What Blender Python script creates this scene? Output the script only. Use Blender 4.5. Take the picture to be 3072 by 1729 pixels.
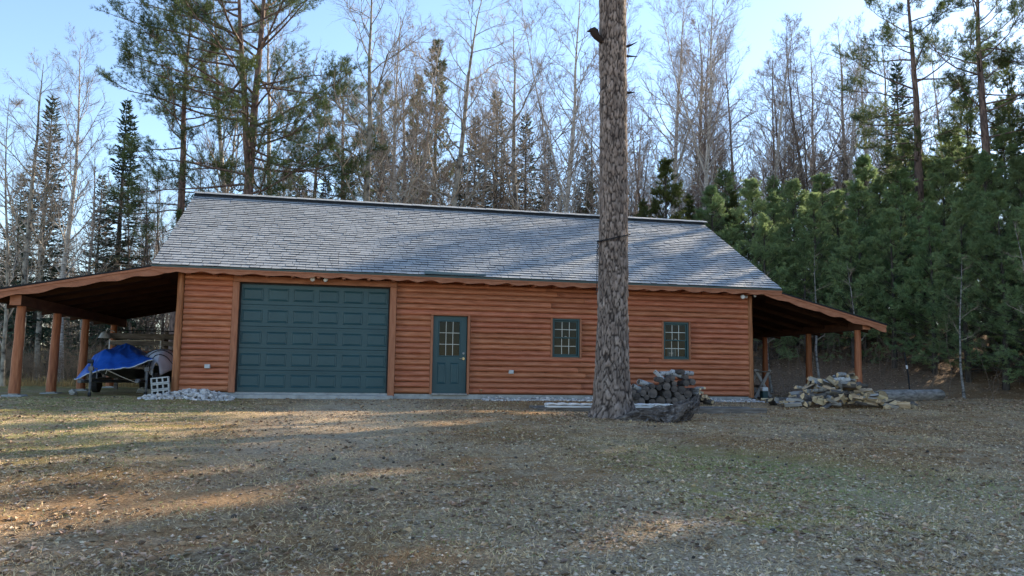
import bpy, math, random
import numpy as np
from mathutils import Vector, Matrix, Quaternion, noise as mnoise

for o in list(bpy.data.objects): bpy.data.objects.remove(o, do_unlink=True)
SC = bpy.context.scene
COL = SC.collection
R = math.radians
# ------------------------------------------------------------------ camera
YAW, PITCH, ROLL = R(12.06), R(6.10), R(0.82)
cam_d = bpy.data.cameras.new('camera'); cam = bpy.data.objects.new('camera', cam_d); COL.objects.link(cam)
cam_d.sensor_width = 36.0; cam_d.lens = 36.0 * 2390.0 / 3072.0; cam_d.clip_start = 0.05; cam_d.clip_end = 3000
_f = Vector((math.sin(YAW)*math.cos(PITCH), math.cos(YAW)*math.cos(PITCH), math.sin(PITCH)))
_r = Vector((math.cos(YAW), -math.sin(YAW), 0)); _u = _r.cross(_f)
_r, _u = _r*math.cos(ROLL)+_u*math.sin(ROLL), _u*math.cos(ROLL)-_r*math.sin(ROLL)
cam.matrix_world = Matrix(((_r.x,_u.x,-_f.x,3.86),(_r.y,_u.y,-_f.y,-20.81),(_r.z,_u.z,-_f.z,0.57),(0,0,0,1)))
SC.camera = cam
SC.render.resolution_x, SC.render.resolution_y = 1024, 576
# ------------------------------------------------------------------ sky and sun
SUN_AZ, SUN_EL = R(62.0), R(27.0)          # azimuth from +Y towards +X
W = bpy.data.worlds.new('World'); SC.world = W; W.use_nodes = True
wn = W.node_tree; bg = wn.nodes['Background']
sky = wn.nodes.new('ShaderNodeTexSky'); sky.sky_type = 'NISHITA'; sky.sun_disc = False
sky.sun_elevation = SUN_EL; sky.sun_rotation = SUN_AZ; sky.altitude = 300; sky.air_density = 1.0; sky.dust_density = 0.2; sky.ozone_density = 1.8
wn.links.new(sky.outputs[0], bg.inputs[0]); bg.inputs[1].default_value = 0.135
sd = bpy.data.lights.new('sun', 'SUN'); sd.energy = 5.0; sd.angle = R(0.55); sd.color = (1.0, 0.86, 0.66)
sun = bpy.data.objects.new('sun', sd); COL.objects.link(sun)
SV = Vector((math.sin(SUN_AZ)*math.cos(SUN_EL), math.cos(SUN_AZ)*math.cos(SUN_EL), math.sin(SUN_EL)))
sun.rotation_euler = SV.to_track_quat('Z', 'Y').to_euler(); sun.location = (40, 30, 40)
SC.view_settings.view_transform = 'Standard'; SC.view_settings.look = 'None'
SC.view_settings.gamma = 1.0; SC.view_settings.exposure = 1.3; SC.view_settings.use_curve_mapping = False
SC.render.engine = 'CYCLES'
SC.cycles.max_bounces = 8; SC.cycles.transparent_max_bounces = 8; SC.cycles.diffuse_bounces = 5; SC.cycles.glossy_bounces = 2

# ------------------------------------------------------------------ mesh helpers
class Geo:
    """collects vertices, quads and triangles (with a material index) for ONE mesh"""
    def __init__(s): s.v=[]; s.q=[]; s.t=[]; s.qm=[]; s.tm=[]; s.n=0
    def add(s, V, q=None, t=None, m=0):
        V = np.asarray(V, np.float32).reshape(-1,3); s.v.append(V)
        if q is not None and len(q):
            q=np.asarray(q,np.int32).reshape(-1,4)+s.n; s.q.append(q); s.qm.append(np.full(len(q),m,np.int32))
        if t is not None and len(t):
            t=np.asarray(t,np.int32).reshape(-1,3)+s.n; s.t.append(t); s.tm.append(np.full(len(t),m,np.int32))
        s.n += len(V); return s
    def mesh(s, name, mats, smooth=False):
        V=np.concatenate(s.v) if s.v else np.zeros((0,3),np.float32)
        q=np.concatenate(s.q) if s.q else np.zeros((0,4),np.int32); t=np.concatenate(s.t) if s.t else np.zeros((0,3),np.int32)
        me=bpy.data.meshes.new(name); me.vertices.add(len(V)); me.vertices.foreach_set('co',V.ravel())
        L=np.concatenate([q.ravel(),t.ravel()]); me.loops.add(len(L)); me.loops.foreach_set('vertex_index',L)
        nq,nt=len(q),len(t); me.polygons.add(nq+nt)
        st=np.concatenate([np.arange(nq)*4, nq*4+np.arange(nt)*3]).astype(np.int32)
        me.polygons.foreach_set('loop_start',st)
        mi=np.concatenate((s.qm+s.tm) or [np.zeros(0,np.int32)])
        for m in (mats if isinstance(mats,(list,tuple)) else [mats]): me.materials.append(m)
        me.polygons.foreach_set('material_index',mi)
        me.polygons.foreach_set('use_smooth',np.full(nq+nt,bool(smooth)))
        me.update(calc_edges=True); return me
    def obj(s, name, mats, parent=None, smooth=False, loc=None, rot=None):
        return link(name, s.mesh(name, mats, smooth), parent, loc, rot)
def link(name, me, parent=None, loc=None, rot=None):
    o=bpy.data.objects.new(name, me); COL.objects.link(o)
    if parent is not None: o.parent=parent
    if loc is not None: o.location=loc
    if rot is not None: o.rotation_euler=rot
    return o
def tag(o, label, cat, group=None):
    o['label']=label; o['category']=cat
    if group: o['group']=group
    return o
def thing(name, label, cat, loc=(0,0,0), group=None, rot=None):
    return tag(link(name, None, None, loc, rot), label, cat, group)
def kind(o, k): o['kind']=k; return o

BOXF=[(0,3,2,1),(4,5,6,7),(0,1,5,4),(1,2,6,5),(2,3,7,6),(3,0,4,7)]
def box(g, x0,x1,y0,y1,z0,z1, m=0):
    g.add([(x0,y0,z0),(x1,y0,z0),(x1,y1,z0),(x0,y1,z0),(x0,y0,z1),(x1,y0,z1),(x1,y1,z1),(x0,y1,z1)], BOXF, m=m); return g
def cbox(g, x0,x1,y0,y1,z0,z1, b=.008, m=0):
    """box with chamfered edges"""
    b=min(b,(x1-x0)*.45,(y1-y0)*.45,(z1-z0)*.45)
    c=np.array([(x0+x1)/2,(y0+y1)/2,(z0+z1)/2]); h=np.array([(x1-x0)/2,(y1-y0)/2,(z1-z0)/2])
    V=[];idx={}
    for sx in(-1,1):
        for sy in(-1,1):
            for sz in(-1,1):
                s=np.array([sx,sy,sz])
                for a in range(3):
                    d=h-b; d[a]=h[a]; idx[(sx,sy,sz,a)]=len(V); V.append(c+s*d)
    q=[];t=[]
    for a in range(3):
        u,w=[(1,2),(2,0),(0,1)][a]
        for s in(-1,1):
            f=[]
            for su,sw in((-1,-1),(1,-1),(1,1),(-1,1)):
                k=[0,0,0];k[a]=s;k[u]=su;k[w]=sw;f.append(idx[(*k,a)])
            q.append(f if s>0 else f[::-1])
        for su in(-1,1):
            for sw in(-1,1):
                k1=[0,0,0];k1[a]=-1;k1[u]=su;k1[w]=sw;k2=list(k1);k2[a]=1
                f=[idx[(*k1,u)],idx[(*k2,u)],idx[(*k2,w)],idx[(*k1,w)]]
                q.append(f if su*sw<0 else f[::-1])
    for sx in(-1,1):
        for sy in(-1,1):
            for sz in(-1,1):
                f=[idx[(sx,sy,sz,a)] for a in range(3)]; t.append(f if sx*sy*sz>0 else f[::-1])
    g.add(V,q,t,m=m); return g
def tube(g, P, rad, k=8, m=0, cap=True, capm=None, ph=0.0, wob=None):
    P=np.asarray(P,float); n=len(P); rad=np.broadcast_to(np.asarray(rad,float),(n,))
    T=np.gradient(P,axis=0); T/=np.linalg.norm(T,axis=1)[:,None]+1e-12
    a=np.array([0,0,1.]) if abs(T[0][2])<.9 else np.array([1.,0,0])
    U=np.cross(T,a); U/=np.linalg.norm(U,axis=1)[:,None]+1e-12; Wv=np.cross(T,U)
    th=np.arange(k)*2*np.pi/k+ph
    rr=rad[:,None]*np.ones(k) if wob is None else rad[:,None]*wob
    V=P[:,None,:]+rr[:,:,None]*(np.cos(th)[None,:,None]*U[:,None,:]+np.sin(th)[None,:,None]*Wv[:,None,:])
    i=np.arange(n-1)[:,None]*k; j=np.arange(k)[None,:]; j2=(j+1)%k
    q=np.stack([i+j,i+k+j,i+k+j2,i+j2],-1).reshape(-1,4)
    g.add(V.reshape(-1,3),q,m=m)
    if cap:
        cm=m if capm is None else capm
        for e,rv in((0,False),(n-1,True)):
            ring=V[e]; c=P[e]; vv=np.vstack([ring,c]); tt=[(x,(x+1)%k,k) for x in range(k)]
            if rv: tt=[(b,a2,c2) for a2,b,c2 in tt]
            g.add(vv,None,tt,m=cm)
    return g
def fbm(x,y,z,o=4):
    return mnoise.fractal(Vector((x,y,z)),1.0,2.0,o)

class Spikes:
    """many thin three-sided tapered twigs, built in one go"""
    def __init__(s): s.p=[]; s.d=[]; s.l=[]; s.r=[]
    def add(s,p,d,l,r): s.p.append(p); s.d.append(d); s.l.append(l); s.r.append(r)
    def flush(s,g,m=0):
        if not s.p: return
        P=np.array(s.p);D=np.array(s.d);Ln=np.array(s.l);r=np.array(s.r); n=len(P)
        a=np.cross(D,np.array([.31,.77,.55])); a/=np.linalg.norm(a,axis=1)[:,None]+1e-9; b=np.cross(D,a)
        c=[P+(a*math.cos(t)+b*math.sin(t))*r[:,None] for t in (0,2.094,4.189)]
        V=np.stack([*c,P+D*Ln[:,None]],1).reshape(-1,3); i=(np.arange(n)*4)[:,None]
        g.add(V,None,np.concatenate([i+np.array(f) for f in((0,1,3),(1,2,3),(2,0,3))]),m=m)
# ------------------------------------------------------------------ material helpers
def nt_new(name):
    m=bpy.data.materials.new(name); m.use_nodes=True; t=m.node_tree; t.nodes.clear(); return m,t
def nd(t, typ, **kw):
    n=t.nodes.new(typ)
    for k,v in kw.items():
        if k in n.inputs: 
            if hasattr(v,'is_output'): t.links.new(v,n.inputs[k])
            else: n.inputs[k].default_value=v
        else: setattr(n,k,v)
    return n
def ramp(t, fac, stops, interp='LINEAR'):
    n=t.nodes.new('ShaderNodeValToRGB'); n.color_ramp.interpolation=interp
    e=n.color_ramp.elements
    while len(e)<len(stops): e.new(0.5)
    for el,(p,c) in zip(e,stops): el.position=p; el.color=(*c,1) if len(c)==3 else c
    t.links.new(fac,n.inputs[0]); return n.outputs[0]
def pmat(name, stops, scale=(1,1,1), ns=5.0, detail=6.0, rough=.75, spec=.3, bump=0.0, bs=None, rnd=0.0, rt='object', dist=0.0, sub=None, metal=0.0, hue=0.0, bscale=None, nrough=.6):
    m,t=nt_new(name); tc=nd(t,'ShaderNodeTexCoord'); oi=nd(t,'ShaderNodeObjectInfo')
    off=nd(t,'ShaderNodeMath',operation='MULTIPLY'); t.links.new(oi.outputs['Random'],off.inputs[0]); off.inputs[1].default_value=53.0
    cb=nd(t,'ShaderNodeCombineXYZ'); [t.links.new(off.outputs[0],cb.inputs[i]) for i in range(3)]
    mp=nd(t,'ShaderNodeMapping'); t.links.new(tc.outputs['Object'],mp.inputs[0]); t.links.new(cb.outputs[0],mp.inputs['Location']); mp.inputs['Scale'].default_value=scale
    nz=nd(t,'ShaderNodeTexNoise',Scale=ns,Detail=detail,Roughness=nrough,Distortion=dist); t.links.new(mp.outputs[0],nz.inputs['Vector'])
    c=ramp(t,nz.outputs['Fac'],stops)
    if rnd or hue:
        src=oi.outputs['Random'] if rt=='object' else nd(t,'ShaderNodeNewGeometry').outputs['Random Per Island']
        h=nd(t,'ShaderNodeHueSaturation'); t.links.new(c,h.inputs['Color'])
        mr=nd(t,'ShaderNodeMapRange'); t.links.new(src,mr.inputs[0]); mr.inputs[3].default_value=1-rnd; mr.inputs[4].default_value=1+rnd
        t.links.new(mr.outputs[0],h.inputs['Value'])
        if hue:
            f2=nd(t,'ShaderNodeMath',operation='FRACT'); m7=nd(t,'ShaderNodeMath',operation='MULTIPLY'); t.links.new(src,m7.inputs[0]); m7.inputs[1].default_value=7.31
            t.links.new(m7.outputs[0],f2.inputs[0]); mh=nd(t,'ShaderNodeMapRange'); t.links.new(f2.outputs[0],mh.inputs[0]); mh.inputs[3].default_value=.5-hue; mh.inputs[4].default_value=.5+hue
            t.links.new(mh.outputs[0],h.inputs['Hue'])
        c=h.outputs[0]
    b=nd(t,'ShaderNodeBsdfPrincipled',Roughness=rough,Metallic=metal); b.inputs['Specular IOR Level'].default_value=spec
    t.links.new(c,b.inputs['Base Color'])
    if bump:
        n2=nd(t,'ShaderNodeTexNoise',Scale=bs or ns*3,Detail=5.0)
        if bscale:
            mp2=nd(t,'ShaderNodeMapping'); t.links.new(tc.outputs['Object'],mp2.inputs[0]); mp2.inputs['Scale'].default_value=bscale; t.links.new(mp2.outputs[0],n2.inputs['Vector'])
        else: t.links.new(mp.outputs[0],n2.inputs['Vector'])
        bp=nd(t,'ShaderNodeBump',Strength=bump,Distance=.02); t.links.new(n2.outputs['Fac'],bp.inputs['Height']); t.links.new(bp.outputs[0],b.inputs['Normal'])
    o=nd(t,'ShaderNodeOutputMaterial'); out=b.outputs[0]
    if sub:   # thin leaf: part of the light passes through
        tl=nd(t,'ShaderNodeBsdfTranslucent'); t.links.new(c,tl.inputs[0]); mx=nd(t,'ShaderNodeMixShader'); mx.inputs[0].default_value=sub
        t.links.new(b.outputs[0],mx.inputs[1]); t.links.new(tl.outputs[0],mx.inputs[2]); out=mx.outputs[0]
    t.links.new(out,o.inputs[0]); return m
M={}
WOOD=[(.22,(.23,.068,.030)),(.42,(.38,.130,.064)),(.58,(.47,.178,.094)),(.78,(.55,.240,.140))]
M['log']=pmat('stained_log',WOOD,(1.1,9,13),2.2,8,rough=.62,spec=.28,bump=.2,bs=4,rnd=.10,hue=.004)
M['logv']=pmat('stained_post',[(.25,(.14,.043,.018)),(.5,(.30,.108,.044)),(.75,(.43,.185,.085))],(10,10,.9),2.2,8,rough=.6,spec=.3,bump=.3,bs=4,rnd=.1,hue=.006)
M['trim']=pmat('stained_trim',[(.25,(.23,.085,.042)),(.5,(.33,.128,.066)),(.78,(.42,.185,.10))],(1.5,6,6),2.5,8,rough=.62,spec=.28,bump=.2,rnd=.1)
M['trimv']=pmat('stained_trim_upright',[(.25,(.23,.085,.042)),(.5,(.33,.128,.066)),(.78,(.42,.185,.10))],(8,8,1),2.5,8,rough=.62,spec=.28,bump=.2,rnd=.1)
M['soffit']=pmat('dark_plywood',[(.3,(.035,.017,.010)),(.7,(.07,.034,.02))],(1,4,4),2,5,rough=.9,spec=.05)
M['teal']=pmat('teal_paint',[(.3,(.016,.056,.066)),(.7,(.024,.072,.082))],(1,1,1),1.4,5,rough=.42,spec=.4,bump=.06,bs=60)
M['teal_win']=pmat('teal_window_frame',[(.3,(.014,.052,.058)),(.7,(.02,.066,.072))],(1,1,1),2,4,rough=.38,spec=.4)
M['muntin']=pmat('cream_muntin',[(.3,(.50,.48,.42)),(.7,(.60,.57,.50))],(1,1,1),8,3,rough=.5)
M['conc']=pmat('concrete',[(.3,(.24,.24,.23)),(.55,(.34,.34,.33)),(.75,(.42,.42,.41))],(1,1,1),6,8,rough=.9,spec=.15,bump=.3,bs=30,rnd=.08)
M['cmu']=pmat('concrete_block',[(.3,(.36,.36,.35)),(.7,(.52,.52,.50))],(1,1,1),14,8,rough=.95,spec=.1,bump=.5,bs=60,rnd=.1)
M['shingle']=pmat('asphalt_shingle',[(.25,(.27,.275,.272)),(.5,(.325,.33,.325)),(.78,(.385,.388,.38))],(1,1,1),9,5,rough=.56,spec=1.0,bump=.4,bs=140,rnd=.12,rt='object')
M['shingle_i']=pmat('asphalt_shingle_field',[(.25,(.27,.275,.272)),(.5,(.325,.33,.325)),(.78,(.385,.388,.38))],(1,1,1),9,5,rough=.56,spec=1.0,bump=.4,bs=140,rnd=.12,rt='island')
M['dark']=pmat('black_roofing',[(.3,(.012,.013,.015)),(.7,(.028,.03,.034))],(1,1,1),8,4,rough=.8,spec=.2)
M['shingle_edge_shade']=pmat('shaded_cut_edge',[(.3,(.012,.013,.016)),(.7,(.035,.038,.045))],(1,1,1),9,4,rough=.85,spec=.1)  # dark asphalt edge, with the shade line under each row painted in
M['drip']=pmat('green_metal_edge',[(.3,(.02,.045,.042)),(.7,(.035,.065,.06))],(1,1,1),4,4,rough=.45,spec=.5)
M['white']=pmat('white_plastic',[(.3,(.62,.63,.64)),(.7,(.78,.79,.80))],(1,1,1),5,5,rough=.45,spec=.4)
M['steel']=pmat('galvanised_steel',[(.3,(.16,.165,.17)),(.7,(.34,.345,.35))],(1,1,1),12,5,rough=.42,spec=.5,metal=.6)
M['brass']=pmat('brass',[(.3,(.55,.40,.20)),(.7,(.75,.58,.32))],(1,1,1),12,3,rough=.3,metal=1.0)
M['black']=pmat('black_rubber',[(.3,(.012,.012,.013)),(.7,(.03,.03,.032))],(1,1,1),12,4,rough=.7,spec=.3)
M['boxgrey']=pmat('grey_outlet_cover',[(.3,(.42,.43,.42)),(.7,(.55,.56,.55))],(1,1,1),12,4,rough=.5)
M['sheath']=pmat('sheathing',[(.3,(.08,.04,.02)),(.7,(.12,.06,.03))],(1,1,1),4,4,rough=.9,spec=.1)
# glass: Fresnel mix of a clear pane and its reflection
def glass():
    m,t=nt_new('window_glass'); fr=nd(t,'ShaderNodeFresnel',IOR=1.3); tr=nd(t,'ShaderNodeBsdfTransparent',Color=(.35,.38,.38,1)); gl=nd(t,'ShaderNodeBsdfGlossy',Roughness=.03)
    ad=nd(t,'ShaderNodeMath',operation='MULTIPLY_ADD'); t.links.new(fr.outputs[0],ad.inputs[0]); ad.inputs[1].default_value=1.0; ad.inputs[2].default_value=.0
    mx=nd(t,'ShaderNodeMixShader'); t.links.new(ad.outputs[0],mx.inputs[0]); t.links.new(tr.outputs[0],mx.inputs[1]); t.links.new(gl.outputs[0],mx.inputs[2])
    o=nd(t,'ShaderNodeOutputMaterial'); t.links.new(mx.outputs[0],o.inputs[0]); return m
M['glass']=glass()

# ------------------------------------------------------------------ terrain
def ss(a,b,t):
    t=np.clip((np.asarray(t,float)-a)/(b-a),0,1); return t*t*(3-2*t)
def ground_z(x,y):
    x=np.asarray(x,float); y=np.asarray(y,float)
    z=-0.12+0.043*np.clip(y,-30,0)
    s=.6*x+.8*y-18.5
    z=z+3.4*ss(0,14,s)*ss(10,19,x)+ .035*np.clip(y-35,0,200)*ss(35,60,y)
    near=(1-ss(40,80,np.abs(x-10)))*(1-ss(30,60,np.abs(y)))
    b=.018*np.sin(x*1.9+np.sin(y*1.3)*1.4)*np.sin(y*2.3+x*.7)+.012*np.sin(x*4.7+1.3*np.sin(y*3.9))*np.sin(y*5.1)
    b=b+.03*np.sin(x*.55+1.1)*np.sin(y*.61+.4)
    flat=ss(0,.8,np.maximum(np.maximum(-0.6-x,x-15.9),np.maximum(-0.15-y,y-9.3)))
    return z+b*near*flat
gz=lambda x,y: float(ground_z(x,y))
# ------------------------------------------------------------------ ground sheet
def ground_mat():
    m,t=nt_new('lawn_ground'); tc=nd(t,'ShaderNodeTexCoord'); V=tc.outputs['Object']
    def noise(s,d=6,r=.6,vec=None,dist=0.):
        n=nd(t,'ShaderNodeTexNoise',Scale=s,Detail=float(d),Roughness=r,Distortion=dist); t.links.new(vec or V,n.inputs['Vector']); return n.outputs['Fac']
    def mix(f,a,b):
        n=nd(t,'ShaderNodeMix',data_type='RGBA'); 
        (t.links.new(f,n.inputs[0]) if hasattr(f,'is_output') else setattr(n.inputs[0],'default_value',f))
        for i,c in((6,a),(7,b)):
            (t.links.new(c,n.inputs[i]) if hasattr(c,'is_output') else setattr(n.inputs[i],'default_value',(*c,1)))
        return n.outputs[2]
    def mr(f,a,b,c=0.,d=1.):
        n=nd(t,'ShaderNodeMapRange',interpolation_type='SMOOTHSTEP'); t.links.new(f,n.inputs[0])
        for i,v in enumerate((a,b,c,d)): n.inputs[i+1].default_value=v
        return n.outputs[0]
    def mul(a,b,op='MULTIPLY'):
        n=nd(t,'ShaderNodeMath',operation=op); t.links.new(a,n.inputs[0]); (t.links.new(b,n.inputs[1]) if hasattr(b,'is_output') else setattr(n.inputs[1],'default_value',b)); return n.outputs[0]
    sep=nd(t,'ShaderNodeSeparateXYZ'); t.links.new(V,sep.inputs[0]); X,Y=sep.outputs[0],sep.outputs[1]
    fine=noise(26,8,.75); med=noise(3.2,6,.65); big=noise(.34,4,.55)
    dirt=ramp(t,fine,[(.28,(0.083,0.052,0.029)),(.45,(0.342,0.237,0.137)),(.6,(0.617,0.446,0.277)),(.78,(0.807,0.661,0.438))])
    needles=ramp(t,fine,[(.3,(0.122,0.065,0.029)),(.55,(0.374,0.215,0.097)),(.78,(0.595,0.367,0.186))])
    green=ramp(t,fine,[(.3,(0.094,0.1,0.029)),(.55,(0.319,0.336,0.107)),(.78,(0.595,0.566,0.215))])
    grey=ramp(t,fine,[(.3,(0.143,0.1,0.064)),(.5,(0.507,0.383,0.253)),(.75,(0.807,0.65,0.448))])
    c=mix(mr(mul(big,med,'ADD'),.86,1.16),dirt,needles); huge=noise(.9,5,.6); c=mix(mul(mr(huge,.50,.68),.55),c,ramp(t,fine,[(.3,(.05,.035,.024)),(.6,(.24,.18,.125)),(.8,(.42,.33,.24))]))
    # greener grass to the right of the drive and along the left edge, needles nearest the left foreground, grey gravel towards the right foreground
    gpos=mul(mr(X,6.5,9.5),mr(mul(Y,X,'ADD'),1.5,-3.5)); gpos=mul(gpos,mr(mul(Y,-1.),15.5,11.))
    c=mix(mul(mul(gpos,mr(med,.36,.55)),.95),c,green)
    lpos=mul(mr(X,3.2,0.),mr(Y,-13.,-8.)); c=mix(mul(mul(lpos,mr(med,.40,.6)),.6),c,green)
    rpos=mul(mr(mul(Y,-1.),10.5,14.8),mr(mul(X,mul(Y,-.55),'ADD'),12.2,15.5)); c=mix(mul(rpos,mr(med,.38,.6)),c,grey)
    xd=mul(X,mul(Y,-.10),'ADD'); drive=mul(mul(mr(xd,2.6,3.8),mr(xd,6.6,5.4)),mr(Y,-16.,-5.)); c=mix(mul(mul(drive,mr(med,.32,.55)),.95),c,grey)
    ypos=mul(mul(mr(X,6.8,7.6),mr(X,9.6,8.6)),mul(mr(Y,-15.6,-14.6),mr(Y,-11.8,-13.2))); c=mix(mul(mul(ypos,mr(med,.40,.6)),.8),c,ramp(t,fine,[(.3,(.12,.10,.02)),(.55,(.40,.35,.08)),(.8,(.64,.56,.18))]))
    far=mul(mr(Y,2.,9.),.85); leafy=ramp(t,noise(9,7,.7),[(.3,(.07,.045,.03)),(.55,(.22,.145,.10)),(.78,(.42,.30,.215))]); 
    c=mix(mul(far,mr(X,8.,14.)),c,leafy)
    field=ramp(t,noise(7,6,.7),[(.3,(.10,.085,.03)),(.55,(.24,.21,.085)),(.78,(.40,.35,.17))]); c=mix(mul(mr(Y,4.,8.),mr(X,1.,-2.)),c,field)
    b=nd(t,'ShaderNodeBsdfPrincipled',Roughness=.95); b.inputs['Specular IOR Level'].default_value=.1; t.links.new(c,b.inputs['Base Color'])
    bp=nd(t,'ShaderNodeBump',Strength=1.0,Distance=.035); t.links.new(mul(fine,med,'ADD'),bp.inputs['Height']); t.links.new(bp.outputs[0],b.inputs['Normal'])
    o=nd(t,'ShaderNodeOutputMaterial'); t.links.new(b.outputs[0],o.inputs[0]); return m
xs=np.concatenate([np.linspace(-600,-40,14)[:-1],np.arange(-40,-6,1.5),np.arange(-6,27,.22),np.arange(27,62,1.2),np.linspace(62,600,14)])
ys=np.concatenate([np.linspace(-200,-18,12)[:-1],np.arange(-18,3,.22),np.arange(3,42,.9),np.linspace(42,800,16)])
GX,GY=np.meshgrid(xs,ys); GZ=ground_z(GX,GY)
nx,ny=len(xs),len(ys); ii,jj=np.meshgrid(np.arange(nx-1),np.arange(ny-1)); b0=(jj*nx+ii).ravel()
g=Geo(); g.add(np.stack([GX,GY,GZ],-1).reshape(-1,3),np.stack([b0,b0+1,b0+nx+1,b0+nx],-1))
ground=g.obj('ground',ground_mat(),smooth=True); kind(ground,'structure'); ground['label']='leaf-strewn lawn and gravel yard rising to the log garage'

# ------------------------------------------------------------------ log garage
L=15.24; D=9.0; EY=-0.5; EZ=3.07; RY=4.48; RZ=5.84; XL=-.63; XR=16.0
SL=math.atan2(RZ-EZ,RY-EY)
garage=thing('log_garage','long brown log-sided garage with teal doors, grey shingle roof and open carports at both ends','garage')
OPEN=[(1.35,5.07,-.2,2.74),(6.21,7.12,-.2,2.05),(9.43,10.20,1.01,2.06),(12.62,13.38,1.01,2.06)]
# slab
g=Geo(); box(g,-.03,L+.03,-.03,D+.03,-.45,0.0); g.obj('concrete_slab',M['conc'],garage)
g=Geo(); box(g,1.22,5.2,-.35,-.032,-.3,-.045); g.obj('concrete_apron',M['conc'],garage)
# sheathing behind the logs (front), back wall with a window hole, gable walls
def wall_holes(g,x0,x1,z0,z1,ya,yb,holes):
    ex=sorted({x0,x1,*[h[0] for h in holes],*[h[1] for h in holes]})
    for a,b in zip(ex[:-1],ex[1:]):
        cuts=sorted([(h[2],h[3]) for h in holes if h[0]<=a and h[1]>=b]); z=z0
        for c,d in cuts:
            if c>z: box(g,a,b,ya,yb,z,c)
            z=max(z,d)
        if z<z1: box(g,a,b,ya,yb,z,z1)
g=Geo(); wall_holes(g,0,L,0.002,3.2,.0,.10,OPEN); g.obj('front_wall',M['sheath'],garage)
g=Geo(); wall_holes(g,0,L,0.002,3.2,D-.1,D,[]); g.obj('back_wall',M['sheath'],garage)
for xa,xb in((0.003,.1),(L-.1,L-.003)):
    g=Geo(); prof=[(.102,.002),(D-.102,.002),(D-.102,3.25),(RY,RZ-.12),(.102,3.25)]
    V=[(xa,y,z) for y,z in prof]+[(xb,y,z) for y,z in prof]
    g.add(V,[(i,(i+1)%5,5+(i+1)%5,5+i) for i in range(5)],[(0,2,1),(0,3,2),(0,4,3),(5,6,7),(5,7,8),(5,8,9)]); g.obj('gable_wall',M['log'],garage)
# siding logs, each course cut at the openings
rng=random.Random(4)
PITCHZ=.1445
def log_piece(x0,x1,z0,seed):
    r=random.Random(seed); n=max(2,int((x1-x0)/.28)+1); g=Geo(); K=9
    px=np.linspace(x0,x1,n); V=[]
    for i,x in enumerate(px):
        e=0.75 if i in(0,n-1) else 1.0
        dz=.010*fbm(x*.9,seed*3.1,.5); bulge=(.080+.012*fbm(x*.7,seed*1.7,9.))*e
        low=z0+.004+.014*fbm(x*1.7,seed*5.3,3.)*(0 if i in (0,n-1) else 1); hi=z0+PITCHZ-.004
        for k in range(K):
            a=k/(K-1); zz=low+(hi-low)*a
            fa=.5*a/.36 if a<.36 else .5+.5*(a-.36)/.64; yy=-bulge*math.sin(math.pi*min(1,max(0,fa*.94+.03)))**(.75 if a<.36 else 1.0)-.004
            if k==0: yy=-.012
            if k==K-1: yy=-.010
            V.append((x,yy,zz))
    q=[];
    for i in range(n-1):
        for k in range(K-1): q.append((i*K+k,(i+1)*K+k,(i+1)*K+k+1,i*K+k+1))
    t=[(0,k+1,k) for k in range(1,K-1)]+[((n-1)*K,(n-1)*K+k,(n-1)*K+k+1) for k in range(1,K-1)]
    g.add(V,q,t); return g
TRIM=[(1.19,5.24,-.2,2.90),(6.145,7.185,-.2,2.095),(9.385,10.245,.965,2.10),(12.575,13.425,.965,2.10)]
sd_=0
for k in range(21):
    z0=.02+k*PITCHZ; zc=z0+PITCHZ/2
    cuts=sorted([(h[0],h[1]) for h in TRIM if h[2]<zc<h[3]]); x=.06
    spans=[]
    for a,b in cuts: spans.append((x,a-.006)); x=b+.006
    spans.append((x,L-.05))
    fin=[]
    for a,b in spans:
        if b-a>6.5:
            c=a+(b-a)*rng.uniform(.35,.65); fin+= [(a,c-.0015),(c+.0015,b)]
        else: fin.append((a,b))
    for a,b in fin:
        sd_+=1; log_piece(a,b,z0,sd_).obj('siding_log',M['log'],garage,smooth=True)
# corner posts
def wobbly_post(name,x,y,z0,z1,r0,r1,parent,seed,m='logv',k=14,lean=(0,0)):
    n=12; P=[];rr=[]
    for i in range(n):
        a=i/(n-1); P.append((x+.012*fbm(a*3,seed,0)+lean[0]*a,y+.012*fbm(a*3,seed,7)+lean[1]*a,z0+(z1-z0)*a)); rr.append(r0+(r1-r0)*a+.006*fbm(a*5,seed,2))
    wb=1+np.array([[.05*fbm(math.cos(j*2*math.pi/k)*1.3,math.sin(j*2*math.pi/k)*1.3+seed*3,i*.35) for j in range(k)] for i in range(n)])
    g=Geo(); tube(g,P,rr,k,wob=wb); return g.obj(name,M[m],parent,smooth=True)
wobbly_post('corner_post',-.035,-.03,-.02,2.93,.098,.075,garage,1)
wobbly_post('corner_post',L+.02,-.025,-.02,2.93,.082,.068,garage,2)
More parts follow.
